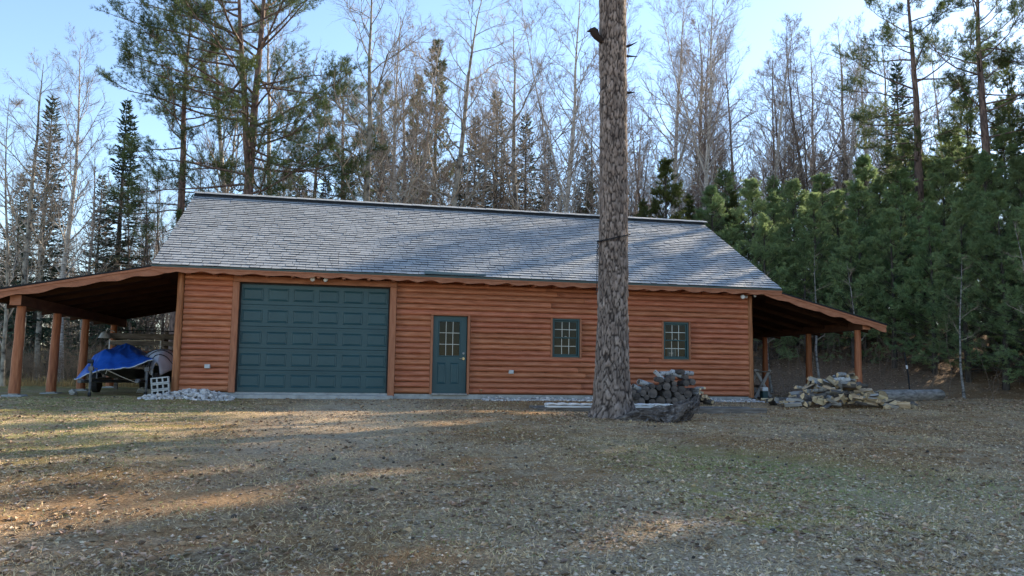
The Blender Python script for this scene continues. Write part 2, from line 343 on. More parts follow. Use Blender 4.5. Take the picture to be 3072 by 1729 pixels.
# garage door
def garage_door():
    x0,x1,z0,z1=1.35,5.07,.012,2.74; yf=.085
    g=Geo(); H=(z1-z0)/5
    for i in range(5):
        cbox(g,x0+.004,x1-.004,yf,yf+.045,z0+i*H+.002,z0+(i+1)*H-.002,.006)
        for zz in (z0+(i+1)*H-.05,z0+(i+1)*H-.075):   # pressed bead lines near each joint
            if i<4: box(g,x0+.01,x1-.01,yf-.004,yf+.002,zz,zz+.010)
    d=g.obj('garage_door',M['teal'],garage); d['label']='wide teal overhead door of thirty raised panels'
    pw,ph=.50,.315
    def panel():
        p=Geo(); rings=[(0,0,-.002),(.012,.012,-.011),(.030,.030,-.002),(.048,.048,-.010)]
        V=[];q=[]
        for a,b,y in rings: V+=[(a,y,b),(pw-a,y,b),(pw-a,y,ph-b),(a,y,ph-b)]
        for r in range(3):
            for i in range(4): q.append((r*4+i,r*4+(i+1)%4,r*4+4+(i+1)%4,r*4+4+i))
        q.append((12,13,14,15)); p.add(V,q); return p.mesh('panel',M['teal'])
    pm=panel(); cw=(x1-x0)/6
    for i in range(5):
        for j in range(6):
            link('panel',pm,d,(x0+cw*(j+.5)-pw/2,yf-.001,z0+i*H+(.10 if i else .12)))
    g=Geo(); box(g,x0,x1,yf-.012,yf+.03,-.001,.011); g.obj('bottom_seal',M['steel'],d)
    g=Geo()
    for a,b in((x0+.0005,x0+.035),(x1-.035,x1-.0005)): box(g,a,b,yf-.02,yf-.006,.012,z1-.003)
    box(g,x0+.036,x1-.036,yf-.02,yf-.006,z1-.04,z1-.003); g.obj('weather_strip',M['black'],d)
    for a,b in((1.19,1.348),(5.072,5.24)):
        g=Geo(); cbox(g,a,b,-.075,.098,-.06 if a>3 else 0.0,2.74,.01); g.obj('door_trim',M['trimv'],garage)
    g=Geo(); cbox(g,1.19,5.24,-.078,.098,2.743,2.90,.01); g.obj('door_trim',M['trim'],garage)
garage_door()
# entry door
def entry_door():
    x0,x1=6.21,7.12; yf=.04
    g=Geo(); holes=[(x0+.17,x0+.715,1.0,1.90)]
    wall_holes(g,x0+.012,x1-.012,.03,2.04,yf,yf+.045,holes)
    d=g.obj('entry_door',M['teal'],garage); d['label']='teal entry door with a nine-pane window and two lower panels'
    g=Geo(); a,b,c,e=x0+.145,x0+.74,.975,1.925; w=.032
    cbox(g,a,b,yf-.014,yf+.002,e-w,e,.006); cbox(g,a,b,yf-.014,yf+.002,c,c+w,.006)
    cbox(g,a,a+w,yf-.0135,yf+.002,c+w,e-w,.006); cbox(g,b-w,b,yf-.0135,yf+.002,c+w,e-w,.006); g.obj('window_surround',M['teal'],d)
    px0,px1,pz0,pz1=x0+.17,x0+.715,1.0,1.90
    for i in range(3):
        for j in range(3):
            xa=px0+(px1-px0)*i/3; xb=px0+(px1-px0)*(i+1)/3; za=pz0+(pz1-pz0)*j/3; zb=pz0+(pz1-pz0)*(j+1)/3
            g=Geo(); g.add([(xa+.001,yf+.02,za+.001),(xb-.001,yf+.02,za+.001),(xb-.001,yf+.02,zb-.001),(xa+.001,yf+.02,zb-.001)],[(0,1,2,3)]); g.obj('pane',M['glass'],d)
    for i in(1,2):
        x=px0+(px1-px0)*i/3; g=Geo(); cbox(g,x-.008,x+.008,yf+.004,yf+.018,pz0,pz1,.003); g.obj('muntin',M['muntin'],d)
        z=pz0+(pz1-pz0)*i/3; g=Geo(); cbox(g,px0,px1,yf+.006,yf+.0165,z-.008,z+.008,.003); g.obj('muntin',M['muntin'],d)
    for xa,xb in((x0+.14,x0+.365),(x0+.475,x0+.70)):
        g=Geo(); za,zb=.27,.82; V=[];q=[]
        for a,y in((0,-.001),(.012,-.012),(.03,-.003),(.05,-.011)): V+=[(xa+a,yf+y,za+a),(xb-a,yf+y,za+a),(xb-a,yf+y,zb-a),(xa+a,yf+y,zb-a)]
        for r_ in range(3):
            for i in range(4): q.append((r_*4+i,r_*4+(i+1)%4,r_*4+4+(i+1)%4,r_*4+4+i))
        q.append((12,13,14,15)); g.add(V,q); g.obj('panel',M['teal'],d)
    g=Geo(); tube(g,[(x0+.82,yf,1.07),(x0+.82,yf-.03,1.07)],.03,12); tube(g,[(x0+.82,yf-.03,1.07),(x0+.82,yf-.04,1.07)],.018,10); g.obj('deadbolt',M['steel'],d)
    g=Geo(); tube(g,[(x0+.82,yf,.93),(x0+.82,yf-.02,.93)],.032,12); tube(g,[(x0+.82,yf-.02,.93),(x0+.82,yf-.055,.93),(x0+.80,yf-.06,.93),(x0+.715,yf-.06,.925)],[.013,.013,.012,.010],8); g.obj('lever_handle',M['brass'],d)
    g=Geo(); cbox(g,x0-.01,x1+.01,-.10,.09,-.02,.026,.006); g.obj('threshold',M['steel'],d)
    for a,b in((6.145,6.21),(7.12,7.185)):
        g=Geo(); cbox(g,a,b,-.068,.098,.0,2.048,.008); g.obj('door_trim',M['trimv'],garage)
    g=Geo(); cbox(g,6.145,7.185,-.07,.098,2.05,2.095,.008); g.obj('door_trim',M['trim'],garage)
entry_door()
def window(x0,x1,lab,sign):
    z0,z1=1.01,2.06; w=garage_win=None
    g=Geo(); f=.045
    for a,b,c,e in((x0+.002,x0+f,z0+.002,z1-.002),(x1-f,x1-.002,z0+.002,z1-.002)): cbox(g,a,b,-.03,.09,c,e,.006)
    cbox(g,x0+f,x1-f,-.029,.089,z1-f-.01,z1-.002,.006); cbox(g,x0+f,x1-f,-.035,.089,z0+.002,z0+f+.01,.006)
    w=g.obj('window',M['teal_win'],garage); w['label']=lab
    zm=(z0+z1)/2
    for nm,za,zb,y in(('upper',zm-.01,z1-f-.012,.012),('lower',z0+f+.012,zm+.03,.045)):
        s=.034; g=Geo(); xa,xb=x0+f+.002,x1-f-.002
        cbox(g,xa,xa+s,y,y+.026,za,zb,.005); cbox(g,xb-s,xb,y,y+.026,za,zb,.005); cbox(g,xa+s,xb-s,y+.001,y+.025,zb-s,zb,.005); cbox(g,xa+s,xb-s,y+.001,y+.025,za,za+s,.005)
        g.obj('sash',M['teal_win'],w)
        pa,pb,pc,pd=xa+s,xb-s,za+s,zb-s
        for i in range(3):
            for j in range(2):
                a=pa+(pb-pa)*i/3;b=pa+(pb-pa)*(i+1)/3;c=pc+(pd-pc)*j/2;e=pc+(pd-pc)*(j+1)/2
                g=Geo(); g.add([(a+.001,y+.014,c+.001),(b-.001,y+.014,c+.001),(b-.001,y+.014,e-.001),(a+.001,y+.014,e-.001)],[(0,1,2,3)]); g.obj('pane',M['glass'],w)
        for i in(1,2):
            x=pa+(pb-pa)*i/3; g=Geo(); cbox(g,x-.009,x+.009,y+.003,y+.012,pc,pd,.003); g.obj('muntin',M['muntin'],w)
        z=(pc+pd)/2; g=Geo(); cbox(g,pa,pb,y+.0035,y+.0115,z-.009,z+.009,.003); g.obj('muntin',M['muntin'],w)
    g=Geo(); tube(g,[((x0+x1)/2-.03,.02,zm+.04),((x0+x1)/2,.008,zm+.045),((x0+x1)/2+.03,.02,zm+.04)],.008,6); g.obj('sash_lock',M['muntin'],w)
    if sign:
        g=Geo(); box(g,x0+.16,x0+.42,.075,.079,z0+.10,z0+.33,0); 
        box(g,x0+.20,x0+.34,.071,.0745,z0+.15,z0+.20,1); box(g,x0+.20,x0+.35,.071,.0745,z0+.115,z0+.135,1); box(g,x0+.385,x0+.42,.071,.0745,z0+.10,z0+.33,1)
        g.obj('paper_sign',[M['sign'],M['white']],w)
    for a,b in((x0-.045,x0-.001),(x1+.001,x1+.045)):
        g=Geo(); cbox(g,a,b,-.068,.098,z0-.002,z1+.002,.008); g.obj('window_trim',M['trimv'],garage)
    for a,b in((z1+.003,z1+.045),(z0-.045,z0-.003)):
        g=Geo(); cbox(g,x0-.045,x1+.045,-.07,.098,a,b,.008); g.obj('window_trim',M['trim'],garage)
M['sign']=pmat('blue_grey_paper',[(.3,(.12,.20,.24)),(.7,(.20,.30,.34))],(1,1,1),3,4,rough=.6)
window(9.43,10.20,'teal double-hung window left of the big pine trunk',False)
window(12.62,13.38,'teal double-hung window above the round log pile',True)

# ---- roof
def roof_pt(x,s,h=0.0):   # s metres up the front slope, h above the deck
    return (x, EY+s*math.cos(SL)-h*math.sin(SL), EZ-.02+s*math.sin(SL)+h*math.cos(SL))
SLEN=math.hypot(RY-EY,RZ-EZ)
g=Geo(); th=.06
for sgn in(0,1):
    Y=lambda y: y if sgn==0 else 2*RY-y
    pr=[(EY,EZ-.02),(RY,RZ-.02),(RY,RZ-.02-th),(EY,EZ-.02-th)]
    V=[(XL,Y(y),z) for y,z in pr]+[(XR,Y(y),z) for y,z in pr]
    q=[(0,1,5,4),(1,2,6,5),(2,3,7,6),(3,0,4,7),(3,2,1,0),(4,5,6,7)]
    if sgn: q=[f[::-1] for f in q]
    g.add(V,q)
roof=g.obj('roof',M['dark'],garage); roof['label']='long gable roof of weathered blue-grey shingles'
ROWS=34; EXPO=SLEN/ROWS; TW=.235
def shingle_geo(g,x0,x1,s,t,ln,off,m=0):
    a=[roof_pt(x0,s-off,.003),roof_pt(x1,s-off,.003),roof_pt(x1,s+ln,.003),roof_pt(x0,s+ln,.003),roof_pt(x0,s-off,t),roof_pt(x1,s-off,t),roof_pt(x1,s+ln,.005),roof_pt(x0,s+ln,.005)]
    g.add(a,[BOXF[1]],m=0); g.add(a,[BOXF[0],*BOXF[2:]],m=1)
rs=random.Random(11); allsh=[]
for r in range(ROWS):
    x=XL-rs.random()*TW
    while x<XR-.02:
        w=TW*rs.uniform(.65,1.5); a,b=max(x+.004,XL),min(x+w-.004,XR); x+=w
        if b-a<.03: continue
        s=r*EXPO-(.02 if r==0 else 0)
        c=roof_pt((a+b)/2,s); d=math.dist(c,(3.86,-20.81,.57)); allsh.append((d,a,b,s,rs.uniform(.017,.030),rs.uniform(0,.009)))
allsh.sort(); field=Geo()
lib={}
for i,(d,a,b,s,t,off) in enumerate(allsh):
    if i<300:
        key=(round(b-a,2),rs.randrange(4))
        if key not in lib:
            q=Geo(); o0=np.array(roof_pt(0,0)); shingle_geo(q,0,key[0],0,t,.20,off); q.v=[v-o0.astype(np.float32) for v in q.v]; lib[key]=q.mesh('shingle',[M['shingle'],M['shingle_edge_shade']])
        o=link('shingle',lib[key],roof,roof_pt(a,s))
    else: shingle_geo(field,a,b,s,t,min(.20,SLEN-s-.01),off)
fo=field.obj('shingle_field',[M['shingle_i'],M['shingle_edge_shade']],roof); kind(fo,'stuff')
# ridge vent and ridge cap pieces
g=Geo(); V=[]; 
for x in(XL,XR): V+=[(x,RY-.15,RZ-.07),(x,RY-.14,RZ-.015),(x,RY,RZ+.045),(x,RY+.14,RZ-.015),(x,RY+.15,RZ-.07)]
g.add(V,[(i,i+5,i+6,i+1) for i in range(4)],[(0,1,2),(0,2,3),(0,3,4),(5,7,6),(5,8,7),(5,9,8)]); g.obj('ridge_vent',M['dark'],roof)
q=Geo(); w=.30; q.add([(0,-.17,-.05),(w,-.17,-.05),(w,0,.02),(0,0,.02),(0,.17,-.05),(w,.17,-.05),(0,-.17,-.032),(w,-.17,-.036),(w,0,.034),(0,0,.038),(0,.17,-.032),(w,.17,-.036)],
  [(6,7,8,9),(9,8,11,10),(0,6,9,3),(3,9,10,4),(1,2,8,7),(2,5,11,8),(0,1,7,6),(4,10,11,5),(0,3,2,1),(3,4,5,2)])
rm=q.mesh('ridge_shingle',M['shingle']); x=XL
while x<XR-.1:
    link('ridge_shingle',rm,roof,(x,RY,RZ+.052+rs.uniform(-.004,.004))); x+=.299
# eave drip edge, live-edge fascia, soffit, rafter tails
g=Geo(); box(g,XL,XR,EY-.012,EY-.001,EZ-.075,EZ-.012); g.obj('drip_edge',M['drip'],roof)
def wavy_board(name,A,B,h,thick,amp,wl,seed,parent,m,drop=0.0,dirn=(0,-1,0)):
    A=np.array(A,float);B=np.array(B,float);n=int(np.linalg.norm(B-A)/.06)+2;d=np.array(dirn,float);V=[]
    for i in range(n):
        a=i/(n-1);p=A+(B-A)*a;s=np.linalg.norm(B-A)*a
        w=amp*(.75*abs(math.sin(math.pi*s/wl+1.6*fbm(s*.35,seed,0)))**1.4+.5*fbm(s*1.3,seed,4.))
        up=p-np.array([0,0,drop]); lo=p-np.array([0,0,drop+h+w])
        V+=[up,lo,up+d*thick,lo+d*thick]
    q=[]
    for i in range(n-1):
        a=i*4;b=a+4; q+=[(a+2,a+3,b+3,b+2),(a+1,a,b,b+1),(a,a+2,b+2,b),(a+3,a+1,b+1,b+3)]
    q+=[(0,1,3,2),((n-1)*4+2,(n-1)*4+3,(n-1)*4+1,(n-1)*4)]
    g=Geo(); g.add(V,q); return g.obj(name,M[m],parent)
wavy_board('fascia_board',(XL,EY+.03,EZ-.08),(XR,EY+.03,EZ-.08),.085,.03,.062,.62,1,garage,'trim')
wavy_board('fascia_strip',(XL,EY-.001,EZ-.078),(XR,EY-.001,EZ-.078),.028,.020,.016,.75,2,garage,'trim')
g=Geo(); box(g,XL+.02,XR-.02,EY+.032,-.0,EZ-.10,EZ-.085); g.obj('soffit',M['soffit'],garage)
for i in range(25):
    wobbly_post('rafter_tail',0,0,0,.43,.052,.058,garage,30+i,'trim',9)
tails=[o for o in garage.children if o.name.startswith('rafter_tail')]
for i,o in enumerate(tails):
    o.location=(.15+i*.622,EY+.035,EZ-.163); o.rotation_euler=(R(-90),0,0)
# rake boards on both gable ends
for x in(XL+.001,XR-.031):
    for sgn in(0,1):
        Y=(lambda y:y) if sgn==0 else (lambda y:2*RY-y)
        g=Geo(); pr=[(EY+.05,EZ-.06),(RY,RZ-.085),(RY,RZ-.24),(EY+.05,EZ-.21)]
        V=[(x,Y(y),z) for y,z in pr]+[(x+.03,Y(y),z) for y,z in pr]; q=[(0,1,5,4),(1,2,6,5),(2,3,7,6),(3,0,4,7),(3,2,1,0),(4,5,6,7)]
        g.add(V,q if not sgn else [f[::-1] for f in q]); g.obj('rake_board',M['trim'],garage)
# loose green edge strip lying on the lowest courses
g=Geo(); a,b=5.9,7.5
g.add([roof_pt(a,-.03,.03),roof_pt(b,.0,.03),roof_pt(b,.075,.034),roof_pt(a,.15,.034),roof_pt(a,-.03,.04),roof_pt(b,.0,.04),roof_pt(b,.075,.046),roof_pt(a,.15,.05)],BOXF)
o=g.obj('loose_edge_strip',M['drip'],roof); o['label']='dark green metal strip lying loose along the eave'
M['beam']=pmat('shade_darkened_beam',[(.3,(.06,.028,.018)),(.7,(.12,.055,.032))],(4,1,4),2,6,rough=.8,spec=.1)  # shade under the carport roof is put into the beam's colour
# ---- carports
def carport(side):
    if side<0: xi,xo,zi,sl=-.60,-4.45,3.0,.2074
    else: xi,xo,zi,sl=15.99,19.34,2.925,.243
    zo=zi-abs(xo-xi)*sl; y0,y1=EY+.06,9.45
    nm='carport_roof'
    g=Geo(); V=[]
    for y in(y0,y1): V+=[(xi,y,zi),(xo,y,zo),(xo,y,zo-.05),(xi,y,zi-.05)]
    q=[(0,4,5,1),(1,5,6,2),(2,6,7,3),(3,7,4,0),(0,1,2,3),(7,6,5,4)]
    if side>0: q=[f[::-1] for f in q]
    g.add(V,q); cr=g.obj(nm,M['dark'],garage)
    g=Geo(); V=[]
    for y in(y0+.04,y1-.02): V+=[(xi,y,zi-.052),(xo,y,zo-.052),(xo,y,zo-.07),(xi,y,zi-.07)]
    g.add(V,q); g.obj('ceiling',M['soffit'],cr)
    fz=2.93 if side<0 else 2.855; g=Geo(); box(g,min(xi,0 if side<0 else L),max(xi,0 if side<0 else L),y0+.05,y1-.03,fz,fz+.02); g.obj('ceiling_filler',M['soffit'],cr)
    # thin shingle edge seen from the front and the two-layer live-edge rake
    xin=-.14 if side<0 else 15.42; zin=zi+(abs(xi-xin))*sl
    wavy_board('fascia_board',(xin,y0-.003,zin-.055),(xo,y0-.003,zo-.055),.12,.03,.065,.85,5+side,garage,'trim')
    xm=XL-.005 if side<0 else XR+.005; zm=zi-abs(xm-xi)*sl*(1 if (xm-xi)*side>0 else -1)
    wavy_board('fascia_strip',(xm,y0-.035,zm-.012),(xo,y0-.035,zo-.012),.045,.02,.014,.8,8+side,garage,'trim')
    g=Geo(); V=[]
    for y in(y0-.06,y0+.1): V+=[(xm,y,zm+.03),(xo+.04*side,y,zo+.03),(xo+.04*side,y,zo-.004),(xm,y,zm-.004)]
    g.add(V,q); g.obj('roof_edge',M['dark'],cr)
    # rafters under the ceiling
    for i in range(8):
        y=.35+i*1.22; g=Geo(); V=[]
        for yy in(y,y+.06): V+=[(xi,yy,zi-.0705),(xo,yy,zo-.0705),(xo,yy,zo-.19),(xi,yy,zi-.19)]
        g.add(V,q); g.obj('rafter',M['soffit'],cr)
    bx0,bx1=(-3.70,-3.455) if side<0 else (18.68,18.945)
    g=Geo(); cbox(g,bx0,bx1,-.30,9.2,1.975,2.225,.012); bo=g.obj('beam',M['beam'],garage); g=Geo(); cbox(g,bx0+.002,bx1-.002,-.312,-.302,1.978,2.222,.004); g.obj('beam_end',M['trim'],bo)  # added end cap keeps the plain stain, unlike the shade-darkened sides
    px=-3.545 if side<0 else 18.73
    for i,y in enumerate((0.0,2.47,4.93,7.95) if side<0 else (0.0,2.52,5.25,8.3)):
        zb=gz(px,y); wobbly_post('carport_post',px-.02,y,zb+.055,1.976,.125 if side<0 else .115,.098 if side<0 else .085,garage,50+i+side*7,lean=(.02,0))
        g=Geo(); n=4; cbox(g,px-.24,px+.22,y-.22,y+.22,zb-.3,zb+.03,.03); g.obj('concrete_pier',M['conc'],garage)
        g=Geo(); box(g,px-.11,px+.09,y-.09,y+.09,zb+.0305,zb+.054); g.obj('post_bracket',M['steel'],garage)
carport(-1); carport(1)
# ---- small fixtures on the wall
def outlet(x,z):
    g=Geo(); cbox(g,x-.065,x+.065,-.12,-.03,z-.05,z+.05,.012); cbox(g,x-.052,x+.052,-.132,-.119,z-.045,z+.03,.006); g.obj('outlet_cover',M['boxgrey'],garage)
outlet(.69,.63); outlet(8.3,.60)
g=Geo(); tube(g,[(7.49,-.03,.09),(7.49,-.13,.09),(7.49,-.16,.06)],[.014,.014,.012],8); tube(g,[(7.46,-.11,.12),(7.52,-.11,.12)],.016,8); g.obj('hose_tap',M['brass'],garage)
def flood(x,dx,z,m):
    g=Geo(); tube(g,[(x,-.14,z),(x+dx*.3,-.20,z-.02),(x+dx*.5,-.24,z-.035),(x+dx,-.31,z-.06)],[.022,.03,.055,.062],14); tube(g,[(x+dx,-.31,z-.06),(x+dx*1.1,-.325,z-.064)],[.052,.03],14,m=1)
    return g.obj('floodlight',[m,M['white']],garage,smooth=True)
flood(3.13,-.02,2.91,M['boxgrey']); flood(3.40,.03,2.90,M['black'])
g=Geo(); tube(g,[(3.26,-.08,2.93),(3.26,-.15,2.93)],.06,12); g.obj('light_mount',M['black'],garage)
flood(15.24,.04,2.92,M['black']); flood(14.95,-.05,2.86,M['boxgrey'])
g=Geo(); tube(g,[(15.08,-.05,2.89),(15.08,-.17,2.89)],.05,10); tube(g,[(15.08,-.16,2.86),(15.06,-.22,2.80)],.035,8); g.obj('motion_sensor',M['boxgrey'],garage)
# ------------------------------------------------------------------ trees
M['birch']=pmat('birch_bark',[(.33,(.05,.04,.034)),(.42,(.34,.30,.265)),(.55,(.54,.49,.44)),(.8,(.68,.63,.57))],(1.6,1.6,11),1.6,6,rough=.75,rnd=.12,bump=.2)
M['aspen']=pmat('aspen_bark',[(.34,(.04,.033,.028)),(.46,(.21,.185,.15)),(.6,(.35,.31,.25)),(.8,(.48,.43,.36))],(2.2,2.2,2.4),1.5,7,rough=.8,rnd=.12,bump=.3)
M['maple']=pmat('grey_brown_bark',[(.3,(.07,.05,.04)),(.55,(.17,.13,.105)),(.8,(.30,.235,.19))],(5,5,1.2),2,6,rough=.85,rnd=.2,bump=.4)
M['twig']=pmat('brown_twigs',[(.3,(.20,.155,.13)),(.7,(.38,.305,.255))],(1,1,1),1.2,2,rough=.7,rnd=.2)
M['twigpale']=pmat('pale_twigs',[(.3,(.28,.215,.165)),(.7,(.48,.39,.305))],(1,1,1),1.2,2,rough=.7,rnd=.15)
M['pinebark']=pmat('red_pine_bark',[(.32,(.035,.024,.02)),(.5,(.15,.10,.082)),(.7,(.27,.185,.145))],(5,5,1.3),2.2,7,rough=.85,bump=.6,bs=5)
M['sprucebark']=pmat('spruce_bark',[(.3,(.035,.03,.026)),(.7,(.10,.085,.072))],(4,4,2),2,5,rough=.9)
M['redneedle']=pmat('red_pine_needles',[(.3,(.06,.092,.034)),(.55,(.112,.152,.054)),(.8,(.17,.205,.075))],(1,1,1),.9,3,rough=.5,spec=.35,sub=.45,rnd=.15)
M['whiteneedle']=pmat('white_pine_needles',[(.3,(.175,.25,.11)),(.55,(.265,.355,.16)),(.8,(.35,.435,.20))],(1,1,1),.8,3,rough=.5,spec=.35,sub=.45,rnd=.18,hue=.012)
M['yellowneedle']=pmat('yellow_green_needles',[(.3,(.06,.08,.026)),(.55,(.115,.14,.042)),(.8,(.18,.20,.06))],(1,1,1),.8,3,rough=.5,spec=.3,sub=.3,rnd=.12)
M['spruceneedle']=pmat('spruce_needles',[(.3,(.035,.058,.038)),(.55,(.065,.10,.062)),(.8,(.11,.15,.09))],(1,1,1),.9,3,rough=.55,spec=.3,sub=.35,rnd=.2)
def unit(v): return v/(np.linalg.norm(v)+1e-12)
def bpath(p,d,Ln,n,up,jit,rg):
    P=[np.array(p,float)]; d=unit(np.array(d,float))
    for i in range(n-1):
        d=unit(d+np.array([0,0,up])+rg.normal(0,jit,3)); P.append(P[-1]+d*Ln/(n-1))
    return np.array(P)
def at(P,u):
    x=u*(len(P)-1); i=min(int(x),len(P)-2); f=x-i; return P[i]*(1-f)+P[i+1]*f, unit(P[i+1]-P[i])
def side(d,rg,ang):
    a=rg.normal(0,1,3); a=unit(a-d*np.dot(a,d)); return unit(d*math.cos(ang)+a*math.sin(ang))
def bare_tree(seed,H,r0,cs=.35,nb=24,bl=.26,el=(38,62),fork=False,lean=0.0,jit=.10,twigs=4,L2=8,L3=5):
    rg=np.random.default_rng(seed); tr=Geo(); cr=Geo()
    n=14; P=[np.zeros(3)]; d=unit(np.array([lean,rg.normal(0,.02),1.]))
    for i in range(n-1):
        d=unit(d+np.array([0,0,.08])+rg.normal(0,.035,3)*np.array([1,1,.3])); P.append(P[-1]+d*H*.97/(n-1))
    P=np.array(P); rad=r0*(1-np.linspace(0,1,n)**1.15*.93); rad[0]*=1.35
    tube(tr,P,rad,9)
    stems=[(P,rad)]
    if fork:
        u=rg.uniform(.38,.5); p,dd=at(P,u); d2=side(dd,rg,R(24)); Q=bpath(p,d2,H*(1-u)*.92,9,.07,.05,rg); rq=r0*(1-u)*.62*(1-np.linspace(0,1,9)*.92)
        tube(tr,Q,rq,7); stems.append((Q,rq))
    SP=Spikes()
    for si,(S,sr) in enumerate(stems):
        c0=cs if si==0 else .08; m=nb if si==0 else nb//2
        for i in range(m):
            u=c0+(1-c0)*(i+rg.random()*.8)/m; u=min(u,.985); p,dd=at(S,u); rr=np.interp(u,np.linspace(0,1,len(sr)),sr)
            az=i*2.4+rg.normal(0,.4); e=R(rg.uniform(*el)); d=np.array([math.cos(az)*math.cos(e),math.sin(az)*math.cos(e),math.sin(e)])
            Ln=bl*H*(1.06-u)**.55*rg.uniform(.6,1.15)*(1 if si==0 else .8); r1=max(.010,min(rr*.45,.006+Ln*.0085))
            B=bpath(p,d,Ln,6,.06,jit,rg); tube(cr,B,r1*(1-np.linspace(0,1,6)*.8),5,cap=False)
            for j in range(L2):
                v=.2+.8*(j+rg.random())/L2; v=min(v,.99); p2,d2=at(B,v); l2=Ln*.48*(1.15-v*.75)*rg.uniform(.6,1.2)
                C=bpath(p2,side(d2,rg,R(rg.uniform(28,52))),l2,4,.07,jit*1.1,rg); tube(cr,C,np.array([.55,.42,.3,.2])*max(r1,.011),3,cap=False,m=0 if j<2 else 1)
                for k in range(L3):
                    w=.15+.85*(k+rg.random())/L3; w=min(w,.99); p3,d3=at(C,w); l3=l2*.55*rg.uniform(.5,1.2)*(1.2-.6*w); d3=unit(side(d3,rg,R(rg.uniform(25,50)))+np.array([0,0,.12])); SP.add(p3,d3,l3,.0048)
                    for q in range(twigs):
                        v4=.2+.75*rg.random(); SP.add(p3+d3*l3*v4,unit(side(d3,rg,R(rg.uniform(20,48)))+np.array([0,0,.1])),l3*rg.uniform(.35,.8)+.10,.0034)
    SP.flush(cr,1)
    return tr,cr
def diamonds(cr,P,D,Ln,Wd,rg,m=0,twist=2):
    """many small pointed sprays: P base, D direction"""
    n=len(P)
    for k in range(twist):
        a=rg.normal(0,1,(n,3)); a-=D*(a*D).sum(1)[:,None]; a/=np.linalg.norm(a,axis=1)[:,None]+1e-9
        V=np.stack([P,P+D*(Ln*.55)[:,None]+a*Wd[:,None],P+D*Ln[:,None],P+D*(Ln*.45)[:,None]-a*Wd[:,None]],1).reshape(-1,3)
        q=(np.arange(n)*4)[:,None]+np.array([0,1,2,3]); cr.add(V,q,m=m)
def spruce(seed,H,Rm,dens=1.0,twin=False):
    rg=np.random.default_rng(seed); tr=Geo(); cr=Geo(); Ps=[];Ds=[];Ls=[]
    tops=[(np.zeros(3),H,0.0)]
    if twin: tops.append((np.array([.35,.1,H*.62]),H*.955,H*.62))
    for b,top,zs in tops:
        tube(tr,[b,(b[0]+.03,b[1],(zs+top)/2),(b[0],b[1],top)],[H*.012+.02 if zs==0 else .05,H*.007+.01 if zs==0 else .03,.006],7)
        z=max(zs+.1,.05*H)
        while z<top-.05:
            u=z/H; n=int(rg.integers(6,10)); Rr=Rm*(1-u*H/top*.985)**.82+.06
            if twin and u>.62: Rr*=.75
            for i in range(n):
                az=rg.random()*6.283; Ln=Rr*rg.uniform(.55,1.18); e=R(-22+55*u**1.3+rg.normal(0,7)); d=np.array([math.cos(az)*math.cos(e),math.sin(az)*math.cos(e),math.sin(e)])
                B=bpath((b[0]*1.,b[1]*1.,z),d,Ln,4,.05,.05,rg); tube(cr,B,[.012,.009,.006,.003],3,m=1,cap=False)
                m=max(4,int(Ln*9*dens))
                for j in range(m):
                    v=.12+.88*(j+.5)/m; p,dd=at(B,min(v,.99))
                    sd=unit(np.cross(dd,[0,0,1]))*(1 if j%2 else -1); t=unit(dd*.75+sd*rg.uniform(.4,1.0)+np.array([0,0,rg.uniform(-.45,.12)]))
                    Ps.append(p);Ds.append(t);Ls.append(.12+.30*Ln*(1.1-v)*rg.uniform(.6,1.2))
                Ps.append(B[-2]);Ds.append(unit(B[-1]-B[-2]));Ls.append(.30)
            z+=rg.uniform(.16,.30)*(1.15-.4*u)
    P=np.array(Ps);Dd=np.array(Ds);Ln=np.array(Ls); diamonds(cr,P,Dd,Ln,.022+.05*Ln,rg); return tr,cr
def needles(cr,P,D,n,ln,w,rg,spread=.75,m=0):
    k=len(P); P=np.repeat(P,n,0); D=np.repeat(D,n,0); d=D*(1-spread*.35)+rg.normal(0,1,(k*n,3))*spread; d/=np.linalg.norm(d,axis=1)[:,None]
    a=np.cross(d,rg.normal(0,1,(k*n,3))); a/=np.linalg.norm(a,axis=1)[:,None]+1e-9; L_=ln*rg.uniform(.7,1.15,k*n)
    V=np.stack([P-a*w*.6,P+a*w*.6,P+d*(L_*.6)[:,None]+a*w,P+d*L_[:,None]],1).reshape(-1,3)
    i=(np.arange(k*n)*4)[:,None]; cr.add(V,i+np.array([0,1,2,3]),m=m)
